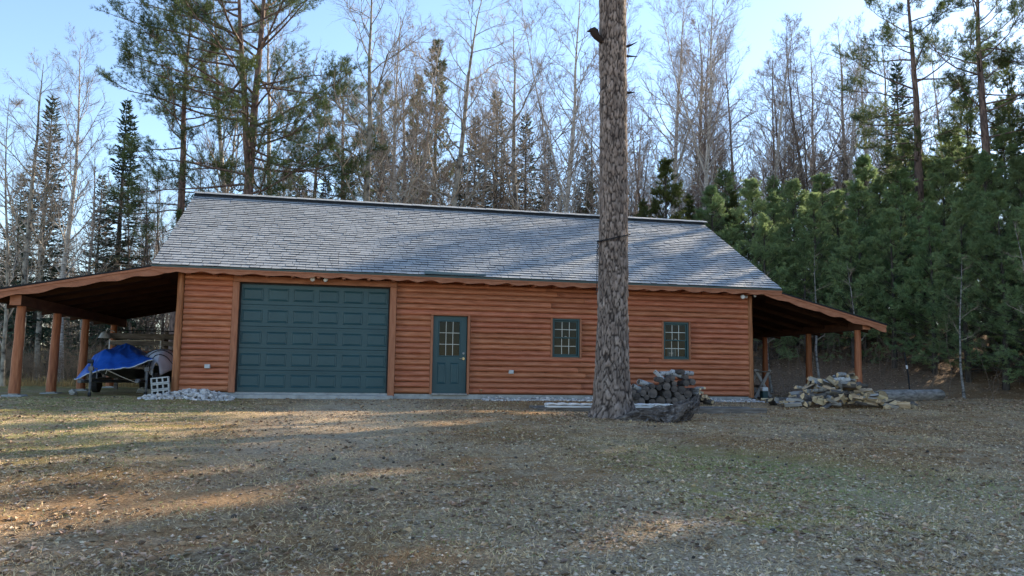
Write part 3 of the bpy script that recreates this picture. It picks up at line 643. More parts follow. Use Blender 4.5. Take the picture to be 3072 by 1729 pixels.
def red_pine(seed,H,cs=.35,nb=34,Rm=3.4,tn=12,dens=1.0,fork=False,r0=.26):
    rg=np.random.default_rng(seed); tr=Geo(); cr=Geo(); n=14
    P=[np.zeros(3)]; d=np.array([0,0,1.])
    for i in range(n-1): d=unit(d+np.array([0,0,.15])+rg.normal(0,.02,3)); P.append(P[-1]+d*H/(n-1))
    P=np.array(P); rad=r0*(1-np.linspace(0,1,n)**1.2*.9); rad[0]*=1.25; tube(tr,P,rad,12)
    stems=[(P,rad,cs)]
    if fork:
        p,dd=at(P,.44); Q=bpath(p,unit(np.array([.32,-.1,1.])),H*.52,8,.14,.03,rg); rq=r0*.55*(1-np.linspace(0,1,8)*.85); tube(tr,Q,rq,9); stems.append((Q,rq,.12))
    T=[];TD=[]
    for S,sr,c0 in stems:
        m=nb if S is P else nb//2
        for i in range(m):
            u=c0+(1-c0)*(i+rg.random())/m; u=min(u,.99); p,_=at(S,u); az=rg.random()*6.283; e=R(-8+60*((u-c0)/(1-c0))**1.6+rg.normal(0,9))
            d=np.array([math.cos(az)*math.cos(e),math.sin(az)*math.cos(e),math.sin(e)]); Ln=Rm*(math.sin(math.pi*min(1,max(.0,(u-c0)/(1-c0)))**.75)*.75+.30)*rg.uniform(.6,1.15)
            B=bpath(p,d,Ln,7,.05,.12,rg); r1=.014+.0085*Ln; tube(cr,B,r1*(1-np.linspace(0,1,7)*.85),5,m=1,cap=False)
            for j in range(int(5+Ln*3.0)):
                v=.30+.70*rg.random(); p2,d2=at(B,min(v,.99)); l2=(.30+.34*Ln*(1.1-v))*rg.uniform(.7,1.3); C=bpath(p2,unit(side(d2,rg,R(rg.uniform(25,60)))+np.array([0,0,.25])),l2,4,.12,.14,rg)
                tube(cr,C,[.011,.009,.007,.005],3,m=1,cap=False)
                for w in np.linspace(.45,1,max(2,int(4*dens))):
                    p3,d3=at(C,min(w,.999)); d3=unit(d3+np.array([0,0,.35])); T.append(p3);TD.append(d3)
                    for _ in range(int(2*dens)):
                        d4=unit(side(d3,rg,R(40))+np.array([0,0,.3])); T.append(p3+d4*rg.uniform(.08,.22));TD.append(d4)
            for w in(.85,.93,1.): p3,d3=at(B,min(w,.999)); T.append(p3);TD.append(unit(d3+np.array([0,0,.3])))
    needles(cr,np.array(T),np.array(TD),tn,.165,.0075,rg,.60); return tr,cr
def young_pine(seed,H,Rm,tn=15,gap=.46,dens=.8,cs=.05,nw=.0095):
    rg=np.random.default_rng(seed); tr=Geo(); cr=Geo(); tube(tr,[(0,0,0),(.05*rg.normal(),.05,H*.5),(.03,.02,H)],[.02+.011*H,.012+.006*H,.008],8)
    T=[];TD=[]; z=cs*H
    while z<H:
        u=z/H; n=int(rg.integers(5,8)); Rr=Rm*(1-u)**.7*(.72+.28*min(1,u/.15))+.12
        for i in range(n):
            az=rg.random()*6.283; e=R(5+48*u+rg.normal(0,8)); d=np.array([math.cos(az)*math.cos(e),math.sin(az)*math.cos(e),math.sin(e)]); Ln=Rr*rg.uniform(.65,1.15)
            B=bpath((0,0,z+rg.normal(0,.06)),d,Ln,5,.10,.09,rg); tube(cr,B,(.006+.007*Ln)*(1-np.linspace(0,1,5)*.8),3,m=1,cap=False)
            k=int((3+Ln*4.2)*dens)
            for j in range(k):
                v=.28+.72*(j+rg.random())/k; p,dd=at(B,min(v,.99)); l2=(.16+.30*Ln*(1.15-v))*rg.uniform(.6,1.2); C=bpath(p,unit(side(dd,rg,R(rg.uniform(25,55)))+np.array([0,0,.12])),l2,3,.12,.1,rg)
                tube(cr,C,[.007,.005,.003],3,m=1,cap=False)
                for w in(.62,.82,1.): p3,d3=at(C,min(w,.999)); T.append(p3);TD.append(d3)
            for w in(.7,.8,.9,1.): p3,d3=at(B,min(w,.999)); T.append(p3);TD.append(d3)
        z+=gap*rg.uniform(.75,1.25)*(1.1-.45*u)
    for w in np.linspace(0,.35,5): T.append(np.array([.03,.02,H-w]));TD.append(np.array([0,0,1.]))
    needles(cr,np.array(T),np.array(TD),tn,.15,nw,rg,.55); return tr,cr
# --- one set of meshes per variety (unit trees, scaled to the height of each individual)
VAR={}
def reg(key,trcr,mt,mc): VAR.setdefault(key,[]).append((trcr[0].mesh('trunk',mt,True),trcr[1].mesh('crown',mc),))
for s in range(3): reg('birch',bare_tree(100+s,18,.165,.28,32,.27,(38,66),fork=s==1,jit=.11,lean=.05*(s-1)),M['birch'],[M['birch'],M['twig']])
for s in range(3): reg('aspen',bare_tree(200+s,18,.195,.28,30,.34,(22,56),fork=s==2,jit=.13),M['aspen'],[M['aspen'],M['twigpale']])
for s in range(4): reg('maple',bare_tree(300+s,17,.14,.22,30,.32,(30,62),fork=s%2==1,jit=.15,lean=.05*(s-1)),M['maple'],[M['maple'],M['twig']])
reg('sapling',bare_tree(400,10,.07,.12,22,.26,(20,55),jit=.13),M['aspen'],[M['twigpale'],M['twigpale']])
reg('sapling',bare_tree(401,10,.06,.10,20,.24,(25,60),jit=.13,lean=.12),M['birch'],[M['twigpale'],M['twigpale']])
for s in range(3): reg('spruce',spruce(500+s,14,2.2+.25*s),M['sprucebark'],[M['spruceneedle'],M['sprucebark']])
reg('spruce_twin',spruce(520,14,2.2,twin=True),M['sprucebark'],[M['spruceneedle'],M['sprucebark']])
reg('red_pine',red_pine(600,18,.36,40,3.3),M['pinebark'],[M['redneedle'],M['pinebark']])
reg('red_pine_big',red_pine(607,19.5,.30,58,5.0,fork=True,r0=.28,dens=1.0,tn=13),M['pinebark'],[M['redneedle'],M['pinebark']])
reg('white_pine',young_pine(700,18,3.2,tn=12,gap=.75,nw=.013),M['sprucebark'],[M['yellowneedle'],M['sprucebark']])
for s in range(4): reg('young_pine',young_pine(710+s,8,2.0+.12*s,cs=.06+.04*(s%2)),M['sprucebark'],[M['whiteneedle'],M['sprucebark']])
reg('young_pine_sunlit',young_pine(731,8,1.7),M['sprucebark'],[M['yellowneedle'],M['sprucebark']])  # sunlit yellow-green is put into the needle colour of these pines
UNIT=dict(birch=18,aspen=18,maple=17,sapling=10,spruce=14,spruce_twin=14,red_pine=18,red_pine_big=19.5,white_pine=18,young_pine=8,young_pine_sunlit=8)
NAME=dict(birch='birch_tree',aspen='aspen_tree',maple='bare_maple_tree',sapling='bare_sapling',spruce='spruce_tree',spruce_twin='spruce_tree',red_pine='red_pine_tree',red_pine_big='red_pine_tree',white_pine='white_pine_tree',young_pine='young_pine_tree',young_pine_sunlit='young_pine_tree')
trng=random.Random(77)
def plant(key,x,y,H,label,group=None,rz=None,vi=None,wid=1.0):
    v=VAR[key]; tr,cr=v[trng.randrange(len(v)) if vi is None else vi]; s=H/UNIT[key]
    o=thing(NAME[key],label,'tree',(x,y,gz(x,y)-.05),group); o.rotation_euler=(0,0,trng.random()*6.28 if rz is None else rz); o.scale=(s*wid,s*wid,s)
    link('trunk',tr,o); link('crown',cr,o); return o
TREES=[('bare_a', -7.8, 12, 12.9),('bare_b', -7.27, 15, 14.8),('bare_s', -7.14, 9, 10.1),('bare_a', -9.47, 19, 12.6),('bare_b', -8.18, 21, 12.1),('bare_d', -5.79, 20, 10.1),('bare_d', -5.48, 22, 11.8),('bare_d', -5.64, 25, 11.7),('bare_s', -3.23, 19, 9.3),('bare_d', -3.12, 23, 12.8),('bare_b', -0.81, 16, 19.1),('bare_b', 0.22, 19, 20.1),('bare_d', 0.98, 24, 14.1),('bare_a', 4.63, 14, 19.6),('bare_b', 6.03, 17, 18.8),('bare_b', 6.72, 19, 18.7),('bare_a', 8.03, 22, 19.3),('bare_a', 8.15, 15, 20.1),('bare_s', 9.43, 20, 16.0),('bare_a', 11.62, 23, 16.5),('bare_d', 13.88, 26, 15.7),('bare_a', 13.17, 19, 20.5),('bare_b', 13.91, 16, 20.2),('bare_b', 15.62, 18, 20.8),('bare_d', 21.44, 25, 12.7),('bare_d', 24.15, 29, 17.0),('bare_b', 22.08, 21, 21.2),('bare_d', 25.85, 27, 21.1),('bare_b', 23.22, 20, 20.6),('bare_a', 28.17, 29, 23.0),('bare_d', 26.04, 23, 15.7),('bare_d', 29.72, 27, 19.9),('bare_b', 27.48, 21, 19.4),('bare_d', 33.18, 29, 20.1),('bare_d', 31.8, 25, 18.6),('bare_d', 31.25, 22, 19.7),('bare_b', 35.49, 27, 22.7),('bare_b', 34.87, 24, 20.1),('bare_a', 38.01, 27, 22.3),('bare_b', 37.56, 25, 21.3),('bare_d', 41.58, 29, 20.7),('bare_a', 44.44, 31, 24.2),('bare_d', 47.3, 29, 22.4),('bare_d', 50.36, 31, 24.3),('spruce', -10.02, 20, 13.6),('spruce', -7.0, 21, 14.0),('spruce', -9.57, 27, 11.5),('spruce', -12.53, 24, 10.6),('spruce', -6.87, 26, 9.2),('spruce', 11.29, 25, 15.9),('spruce', 12.95, 27, 17.8),('spruce', 14.37, 25, 15.1),('spruce', 10.12, 23, 12.9),('spruce', 6.05, 30, 16.0),('spruce', 8.28, 27, 13.6),('spruce', 17.09, 30, 13.4),('spruce', 19.21, 28, 12.4),('spruce', 34.83, 29, 15.0),('spruce', 37.07, 21, 16.9),('spruce', 28.44, 31, 13.4),('spruce', 37.33, 27, 13.7),('spruce', 39.02, 32, 14.5),('spruce', 0.99, 30, 14.0),('spruce', -3.29, 30, 13.1),('spruce', 2.64, 28, 12.6),('spruce', 4.01, 32, 14.6),('redpine', 0.06, 13, 19.5),('redpine', -2.82, 14, 16.0),('redpine', 3.61, 27, 17.7),('redpine', 5.65, 25, 16.6),('redpine', 30.86, 12, 19.0),('redpine', 32.07, 9, 19.0),('redpine', 1.99, 30, 17.2),('whitepine', 9.52, 31, 23.0),('whitepine', 8.59, 34, 21.5),('whitepine', 41.07, 20, 15.6),('whitepine', 40.2, 16, 15.5),('youngpine', 18.73, 17, 7.8),('youngpine', 19.13, 15, 10.0),('youngpine', 21.71, 18, 7.6),('youngpine', 22.29, 16.5, 8.1),('youngpine', 24.01, 17.5, 7.6),('youngpine', 23.71, 15, 8.3),('youngpine', 25.82, 16.5, 7.3),('youngpine', 25.76, 14.5, 8.1),('youngpine', 25.84, 13, 7.5),('youngpine', 28.45, 15, 8.0),('youngpine', 27.97, 12.5, 7.8),('youngpine', 30.22, 14, 8.5),('youngpine', 29.52, 11.5, 9.0),('youngpine', 32.02, 13, 9.5),('youngpine', 30.59, 10, 9.4),('youngpine', 32.72, 11, 9.9),('youngpine', 30.96, 8, 9.8),('youngpine', 32.94, 9, 10.6),('youngpine', 30.72, 6, 9.6),('youngpine', 22.96, 12.5, 7.0),('youngpine', 24.68, 12, 6.0),('youngpine', 26.03, 10.5, 6.3),('youngpine', 27.27, 9.5, 6.8),('youngpine', 28.02, 8, 7.4),('youngpine', 28.29, 6.5, 8.0),('youngpine', 28.58, 5, 8.4),('youngpine', 28.72, 3.5, 7.8),('youngpine', 30.37, 19, 9.7),('youngpine', 32.37, 18, 10.5),('youngpine', 34.31, 17, 11.4),('youngpine', 36.17, 16, 12.2),('youngpine', 24.82, 20, 8.9),('youngpine', 28.47, 21, 9.7)]
ORD=['first','second','third','fourth','fifth','sixth','seventh','eighth','ninth','tenth','eleventh','twelfth','thirteenth','fourteenth','fifteenth','sixteenth','seventeenth','eighteenth','nineteenth','twentieth','twenty-first','twenty-second','twenty-third','twenty-fourth','twenty-fifth','twenty-sixth','twenty-seventh','twenty-eighth','twenty-ninth','thirtieth','thirty-first','thirty-second','thirty-third','thirty-fourth']
KIND=dict(bare_a='aspen',bare_b='birch',bare_d='maple',bare_s='sapling',spruce='spruce',redpine='red_pine',whitepine='white_pine',youngpine='young_pine')
TXT=dict(aspen='bare pale aspen',birch='white bare birch',maple='bare brown hardwood',sapling='slender pale sapling',spruce='dark spruce',red_pine='tufted red pine',red_pine_big='broad tufted red pine',young_pine_sunlit='young pine coloured sunlit yellow-green',spruce_twin='twin spruce',white_pine='feathery yellow-green pine',young_pine='bushy young pine')
def cam_u(x,y):   # left-to-right order as one sees it standing in the yard
    dx,dy=x-3.86,y+20.81; return math.atan2(dx,dy)
u1,u2,u3=cam_u(-.5,4.5),cam_u(9.5,-4.67),cam_u(16,4.5)
REG=[('left of the roof',-9,u1,'from the left edge'),('behind the roof left of the big trunk',u1,u2,'from the left'),('behind the roof right of the big trunk',u2,u3,'from the trunk'),('on the bank right of the garage',u3,9,'from the roof end')]
special={('spruce',-7.0):('spruce_twin','dark spruce with a twin top left of the garage roof'),('redpine',.06):('red_pine_big','large forked red pine with sunlit needle tufts behind the left end of the roof'),
 ('redpine',-2.82):('red_pine','smaller red pine leaning its tufts left of the large forked pine'),('youngpine',19.13):('young_pine_sunlit','sunlit yellow-green young pine just right of the big trunk above the roof'),
 ('bare_b',-7.27):('birch','tall white birch with a limb slanting right over the left carport'),('bare_a',4.63):('aspen','tall aspen with blackened lower trunk above the garage door'),
 ('redpine',30.86):('red_pine','tall straight red pine trunk above the young pines near the right edge'),('redpine',32.07):('red_pine','rightmost tall red pine trunk with hanging limbs at the right edge'),('spruce',37.07):('spruce','broad pointed dark spruce standing above the young pines on the right')}
items=[]
for gx,wh in((18.73,'left of the tall golden one'),(24.01,'behind the right roof end'),(21.71,'midway along the ridge right of the big trunk')): special[('youngpine',gx)]=('young_pine_sunlit','smaller young pine coloured sunlit yellow-green, %s'%wh)
for kd,x,y,H in TREES:
    sp=special.get((kd,x)); key=sp[0] if sp else KIND[kd]
    if kd=='youngpine' and x>28: H*=.90
    u=cam_u(x,y); rg_=[i for i,r_ in enumerate(REG) if r_[1]<=u<r_[2]][0]; items.append([rg_,key,u,x,y,H,sp[1] if sp else None])
cnt={}
for it in sorted(items,key=lambda a:(a[0],a[1],a[2])):
    k=(it[0],it[1]); 
    if it[6] is None: cnt[k]=cnt.get(k,0)+1; it.append(cnt[k])
for it in items:
    rg_,key,u,x,y,H,lab=it[:7]
    if lab is None:
        lab='%s %s, %s %s'%(TXT[key],REG[rg_][0],ORD[it[7]-1],REG[rg_][3]) if cnt[(rg_,key)]>1 else '%s %s'%(TXT[key],REG[rg_][0])
    plant(key,x,y,H,lab,'wild trees around the garage',wid=1.3 if key.startswith('young') else 1.0)
# woods to the right of the yard (their long shade falls across the lawn) and deeper trees behind
for key,x,y,H in [('spruce',34,-9,19),('spruce',35,-6,20),('spruce',33.5,-3.5,19.5),('white_pine',36.5,-4,20),('spruce',35,-1,20),('spruce',33.5,1.5,20),('white_pine',37,1,21),('spruce',35.5,4.3,15.5),('spruce',33,4.9,15.5),('spruce',36.8,3.0,18),('red_pine_big',36,-3.0,21),('red_pine',41,11.5,16.5),('red_pine_big',40,7.0,17.5),('spruce',38,9.0,19),('spruce',39.5,8.3,19),('white_pine',35,2.2,17.5),('white_pine',34.3,3.6,15.5),('spruce',34.5,7.0,15),('white_pine',38,6,17),('red_pine',37,9.6,15),('red_pine',36,13.5,14),('red_pine',39,3,18),('spruce',38,-9,21),('white_pine',39,-12,20),('spruce',35,-12.5,19),('red_pine',33,-14.5,18),('spruce',37,-16,19),('young_pine',31,.8,9),('young_pine',32.5,3.4,10),('young_pine',31.5,-2.5,10),('young_pine',32,-6,9)]:
    plant(key,x,y,H,'%s in the wood beyond the right edge of the yard'%TXT[key],'trees right of the yard',wid=1.35 if key=='spruce' else 1.2)
r3=random.Random(5)
for i in range(150):
    for _ in range(30):
        u=r3.uniform(R(-26),R(48)); d=r3.uniform(46,84); x=3.86+d*math.sin(u); y=-20.81+d*math.cos(u)
        if y>24: break
    key=r3.choice(['maple','maple','birch','birch','birch','aspen','aspen','spruce','white_pine'])
    H={'maple':r3.uniform(11,17),'birch':r3.uniform(12,19),'aspen':r3.uniform(12,18),'spruce':r3.uniform(9,15),'white_pine':r3.uniform(9,15)}[key]
    if u<R(-8): H*=.72
    plant(key,x,y,H,'%s deep in the wood behind the garage'%TXT[key],'distant %s trees deep in the wood'%key)
for i in range(40):
    u=r3.uniform(R(-25),R(34)); d=r3.uniform(39,62); x=3.86+d*math.sin(u); y=-20.81+d*math.cos(u)
    if y<14 or (y<24 and x>17): y=r3.uniform(16,30); x=3.86+(y+20.81)*math.tan(u)
    key=r3.choice(['sapling','sapling','maple','maple']); plant(key,x,y,r3.uniform(6,12.5),'%s in the understorey of the wood behind the garage'%TXT[key],'understorey %s trees'%key)
# undergrowth: countless thin bare stems between the trunks
def brush(name,n,area,h,mat,lab,cat,seed,rad=.006,br=3):
    rg=np.random.default_rng(seed); g=Geo(); SP=Spikes()
    for i in range(n):
        x,y=area(rg); H=rg.uniform(*h); z=gz(x,y)-.03; d=unit(np.array([rg.normal(0,.28),rg.normal(0,.28),1.])); P=bpath((x,y,z),d,H,4,.03,.12,rg); tube(g,P,rad*np.array([1,.8,.6,.3])*(.6+H*.25),3,cap=False)
        for j in range(br):
            p,dd=at(P,rg.uniform(.2,.97)); d2=side(dd,rg,R(rg.uniform(20,60))); l2=H*rg.uniform(.2,.5); SP.add(p,d2,l2,rad*.6*(.6+H*.2))
            for k in range(4): SP.add(p+d2*l2*rg.uniform(.2,.95),side(d2,rg,R(rg.uniform(20,50))),H*rg.uniform(.08,.24),rad*.45)
    SP.flush(g)
    o=g.obj(name,M[mat]); kind(o,'stuff'); tag(o,lab,cat); return o
M['drybrush']=pmat('dry_tan_brush',[(.3,(.13,.085,.055)),(.6,(.26,.18,.115)),(.8,(.38,.28,.17))],(1,1,1),1.5,3,rough=.85)
M['greybrush']=pmat('grey_undergrowth',[(.3,(.11,.08,.06)),(.7,(.27,.20,.155))],(1,1,1),.8,3,rough=.85)
M['goldgrass']=pmat('golden_dry_grass',[(.3,(.22,.15,.06)),(.6,(.38,.27,.12)),(.8,(.5,.38,.18))],(1,1,1),1.5,3,rough=.85,sub=.3)
brush('brush_thicket',1500,lambda r:(r.uniform(-19,0),r.uniform(10.5,15)),(.7,1.7),'drybrush','tan leafless brush thicket behind the left carport','brush',1,br=6)
brush('undergrowth',1000,lambda r:(r.uniform(-22,22),r.uniform(17,34)),(1.5,5.5),'greybrush','grey leafless undergrowth between the trees behind the garage','undergrowth',2,rad=.008,br=6)
brush('bank_undergrowth',420,lambda r:(r.uniform(20,40),r.uniform(3,20)),(.6,3.2),'greybrush','thin bare stems and dead twigs among the young pines on the bank','undergrowth',3)
def area_far(r):
    u=r.uniform(R(-28),R(50)); d=r.uniform(56,100); return 3.86+d*math.sin(u),-20.81+d*math.cos(u)
brush('far_wood',2300,area_far,(4,10),'greybrush','distant leafless wood seen as a grey mass between the trunks','wood',4,rad=.010,br=8)
rg=np.random.default_rng(8); g=Geo(); n=9000; x=rg.uniform(-16,1,n); y=rg.uniform(8.8,12.5,n); z=ground_z(x,y); h=rg.uniform(.15,.5,n)*rg.uniform(.5,1,n)
P=np.stack([x,y,z-.01],1); D=np.stack([rg.normal(0,.3,n),rg.normal(0,.3,n),np.ones(n)],1); D/=np.linalg.norm(D,axis=1)[:,None]; diamonds(g,P,D,h,np.full(n,.006),rg,twist=1)
o=g.obj('tall_dry_grass',M['goldgrass']); kind(o,'stuff'); tag(o,'golden dry grass along the edge of the brush behind the left carport','grass')
# low dead limbs reaching out of the young pines, bare pale saplings on the bank
# ------------------------------------------------------------------ big pine in the yard
def bark_mat():
    m,t=nt_new('plated_pine_bark'); at_=nd(t,'ShaderNodeAttribute',attribute_name='crack'); tc=nd(t,'ShaderNodeTexCoord')
    mp=nd(t,'ShaderNodeMapping'); mp.inputs['Scale'].default_value=(3,3,1.6); t.links.new(tc.outputs['Object'],mp.inputs[0])
    nz=nd(t,'ShaderNodeTexNoise',Scale=3.5,Detail=9.0,Roughness=.7); t.links.new(mp.outputs[0],nz.inputs['Vector'])
    pl=ramp(t,nz.outputs['Fac'],[(.28,(.15,.105,.085)),(.45,(.27,.205,.17)),(.6,(.39,.31,.265)),(.78,(.54,.45,.39))])
    mx=nd(t,'ShaderNodeMix',data_type='RGBA'); t.links.new(at_.outputs['Fac'],mx.inputs[0]); mx.inputs[6].default_value=(.035,.026,.023,1); t.links.new(pl,mx.inputs[7])
    b=nd(t,'ShaderNodeBsdfPrincipled',Roughness=.85); b.inputs['Specular IOR Level'].default_value=.15; t.links.new(mx.outputs[2],b.inputs['Base Color'])
    n2=nd(t,'ShaderNodeTexNoise',Scale=38.0,Detail=6.0); t.links.new(mp.outputs[0],n2.inputs['Vector']); bp=nd(t,'ShaderNodeBump',Strength=.6,Distance=.012); t.links.new(n2.outputs['Fac'],bp.inputs['Height']); t.links.new(bp.outputs[0],b.inputs['Normal'])
    o=nd(t,'ShaderNodeOutputMaterial'); t.links.new(b.outputs[0],o.inputs[0]); return m
M['bark']=bark_mat()
bx,by=9.51,-4.67; bz=gz(bx,by)
pine=thing('pine_tree','massive grey-barked pine trunk standing in the yard in front of the garage','tree',(bx,by,bz-.06))
def big_trunk():
    zs=np.concatenate([np.arange(0,9.8,.042),np.arange(9.8,20,.5)]); K=112; V=np.zeros((len(zs),K,3)); C=np.zeros((len(zs),K))
    rz=np.interp(zs,[0,.12,.35,.75,1.2,2.2,3.6,5,9.5,14,20],[.54,.47,.42,.385,.36,.335,.314,.304,.300,.25,.08])
    cx=np.interp(zs,[0,1,4.6,9.2,20],[.0,-.01,.025,.0,-.1])
    for i,z in enumerate(zs):
        for j in range(K):
            a=2*math.pi*j/K; ca,sa=math.cos(a),math.sin(a); r=rz[i]
            fl=max(0,1-z/.8)**2
            r*=1+fl*(.12*math.cos(5*a+.6)+.08*math.cos(3*a-1.1)+.20*max(0,math.cos(a-.1))**3)
            if z<9.8:
                p=Vector((ca*1.55,sa*1.55,z*.62)); w=1.0*Vector((mnoise.noise(p*2.2),mnoise.noise(p*2.2+Vector((9,3,1))),mnoise.noise(p*1.7+Vector((2,8,5)))))*.22
                d,pp=mnoise.voronoi(Vector((ca*4.3,sa*4.3,z*5.0))+w*1.3)
                e=d[1]-d[0]; hs=.5+.5*math.sin(pp[0].x*37.+pp[0].y*91.+pp[0].z*53.); cr=min(1,max(0,(e-.04)/.12)); cr=cr*cr*(3-2*cr)
                d2,_=mnoise.voronoi(Vector((ca*6,sa*6,z*4.2))+w*2); e2=min(1,max(0,(d2[1]-d2[0])/.2))
                C[i,j]=cr*(.42+.38*hs+.20*e2); r+=-.026*(1-cr)-.006*(1-e2)+.012*(hs-.5)*cr+.016*fbm(ca*2.5,sa*2.5,z*1.6)
            else: C[i,j]=.8
            V[i,j]=(cx[i]+r*ca,r*sa,z)
    n=len(zs); i=np.arange(n-1)[:,None]*K; j=np.arange(K)[None,:]; j2=(j+1)%K
    g=Geo(); g.add(V.reshape(-1,3),np.stack([i+j,i+j2,i+K+j2,i+K+j],-1).reshape(-1,4)); o=g.obj('trunk',M['bark'],pine,smooth=True)
    at_=o.data.attributes.new('crack','FLOAT','POINT'); at_.data.foreach_set('value',C.ravel().astype(np.float32)); return o
big_trunk()
g=Geo(); tube(g,[(-.27,-.05,8.25),(-.40,-.08,8.32),(-.46,-.09,8.42),(-.50,-.1,8.50)],[.07,.075,.10,.05],8); tube(g,[(-.44,-.09,8.40),(-.55,-.1,8.44),(-.62,-.1,8.40)],[.07,.05,.01],7); g.obj('broken_limb',M['bark'],pine,smooth=True)
for z,l,up,a in((8.18,.30,.16,0),(8.02,.34,.02,.1),(7.1,.20,.03,-.1),(6.4,.08,.0,.1)):
    g=Geo(); tube(g,[(.28,a,z),(.28+l*.5,a,z+up*.4),(.28+l,a,z+up)],[.035,.022,.006],6); g.obj('limb_stub',M['bark'],pine)
# crown high above the picture
v=red_pine(640,20,.60,30,4.2,dens=1.2); cme=v[1].mesh('crown',[M['redneedle'],M['pinebark']]); link('crown',cme,pine)
# chain round the trunk
M['chain']=pmat('dark_steel_chain',[(.3,(.012,.012,.013)),(.7,(.05,.05,.055))],(1,1,1),20,3,rough=.45,metal=.6)
def chain_links(g,P,seg=.055):
    P=np.array(P); d=np.concatenate([[0],np.cumsum(np.linalg.norm(np.diff(P,axis=0),axis=1))]); n=int(d[-1]/(seg*.72)); 
    for i in range(n):
        a=(i+.5)/n*d[-1]; p=np.array([np.interp(a,d,P[:,k]) for k in range(3)]); q=np.array([np.interp(a+.01,d,P[:,k]) for k in range(3)]); t=unit(q-p)
        s=unit(np.cross(t,[0.1,.2,1])) if abs(t[2])<.9 else np.array([1.,0,0]); s=s if i%2 else unit(np.cross(t,s))
        ring=[p+t*math.cos(u)*seg*.5+s*math.sin(u)*seg*.30 for u in np.linspace(0,2*math.pi,9)]; tube(g,ring,.006,4,cap=False)
g=Geo(); cz=3.44; pts=[]
for a in np.linspace(R(185),R(185+358),50):
    zz=cz+.06+.10*math.cos(a-R(20)); pts.append((bx+.022+.352*math.cos(a),by+.352*math.sin(a),zz))
chain_links(g,pts); chain_links(g,[(bx-.345,by-.04,3.40),(bx-.36,by-.05,3.2),(bx-.365,by-.05,2.98)]); tube(g,[(bx-.365,by-.05,2.98),(bx-.375,by-.06,2.5),(bx-.385,by-.06,2.25)],.008,5)
tag(g.obj('chain',M['chain']),'dark chain looped round the big pine trunk with its end hanging','chain')

# ------------------------------------------------------------------ firewood
def endgrain(name,c0,c1,c2):
    m,t=nt_new(name); tc=nd(t,'ShaderNodeTexCoord'); sp=nd(t,'ShaderNodeSeparateXYZ'); t.links.new(tc.outputs['Object'],sp.inputs[0])
    cb=nd(t,'ShaderNodeCombineXYZ'); t.links.new(sp.outputs[0],cb.inputs[0]); t.links.new(sp.outputs[1],cb.inputs[1])
    wv=nd(t,'ShaderNodeTexWave',wave_type='RINGS',rings_direction='SPHERICAL',Scale=16.0,Distortion=2.2,Detail=3.0); t.links.new(cb.outputs[0],wv.inputs['Vector'])
    nz=nd(t,'ShaderNodeTexNoise',Scale=9.0,Detail=6.0); t.links.new(tc.outputs['Object'],nz.inputs['Vector'])
    ad=nd(t,'ShaderNodeMath',operation='MULTIPLY_ADD'); t.links.new(wv.outputs['Fac'],ad.inputs[0]); ad.inputs[1].default_value=.3; t.links.new(nz.outputs['Fac'],ad.inputs[2])
    c=ramp(t,ad.outputs[0],[(.35,c0),(.6,c1),(.85,c2)]); oi=nd(t,'ShaderNodeObjectInfo'); h=nd(t,'ShaderNodeHueSaturation'); t.links.new(c,h.inputs['Color']); mr=nd(t,'ShaderNodeMapRange'); t.links.new(oi.outputs['Random'],mr.inputs[0]); mr.inputs[3].default_value=.6; mr.inputs[4].default_value=1.35; t.links.new(mr.outputs[0],h.inputs['Value'])
    b=nd(t,'ShaderNodeBsdfPrincipled',Roughness=.9); b.inputs['Specular IOR Level'].default_value=.1; t.links.new(h.outputs[0],b.inputs['Base Color']); o=nd(t,'ShaderNodeOutputMaterial'); t.links.new(b.outputs[0],o.inputs[0]); return m
M['endold']=endgrain('weathered_end_grain',(.035,.03,.028),(.085,.072,.066),(.15,.125,.11))
M['endnew']=endgrain('fresh_end_grain',(.28,.19,.10),(.45,.33,.19),(.58,.45,.29))
M['oldbark']=pmat('old_firewood_bark',[(.3,(.04,.034,.03)),(.55,(.12,.105,.095)),(.8,(.24,.22,.20))],(6,6,2),3,6,rough=.9,bump=.6,rnd=.3)
M['birchlog']=pmat('birch_firewood_bark',[(.36,(.03,.027,.025)),(.43,(.34,.33,.32)),(.8,(.58,.57,.56))],(7,7,14),1.6,6,rough=.7,rnd=.15,bump=.3)
M['split']=pmat('split_wood_face',[(.25,(.22,.15,.085)),(.5,(.42,.315,.19)),(.75,(.62,.50,.34))],(9,9,1.2),2.5,6,rough=.8,rnd=.28,hue=.012,bump=.3)
M['splitgrey']=pmat('weathered_split_face',[(.25,(.15,.135,.12)),(.5,(.30,.28,.255)),(.75,(.47,.45,.42))],(9,9,1.2),2.5,6,rough=.85,rnd=.25,bump=.3)
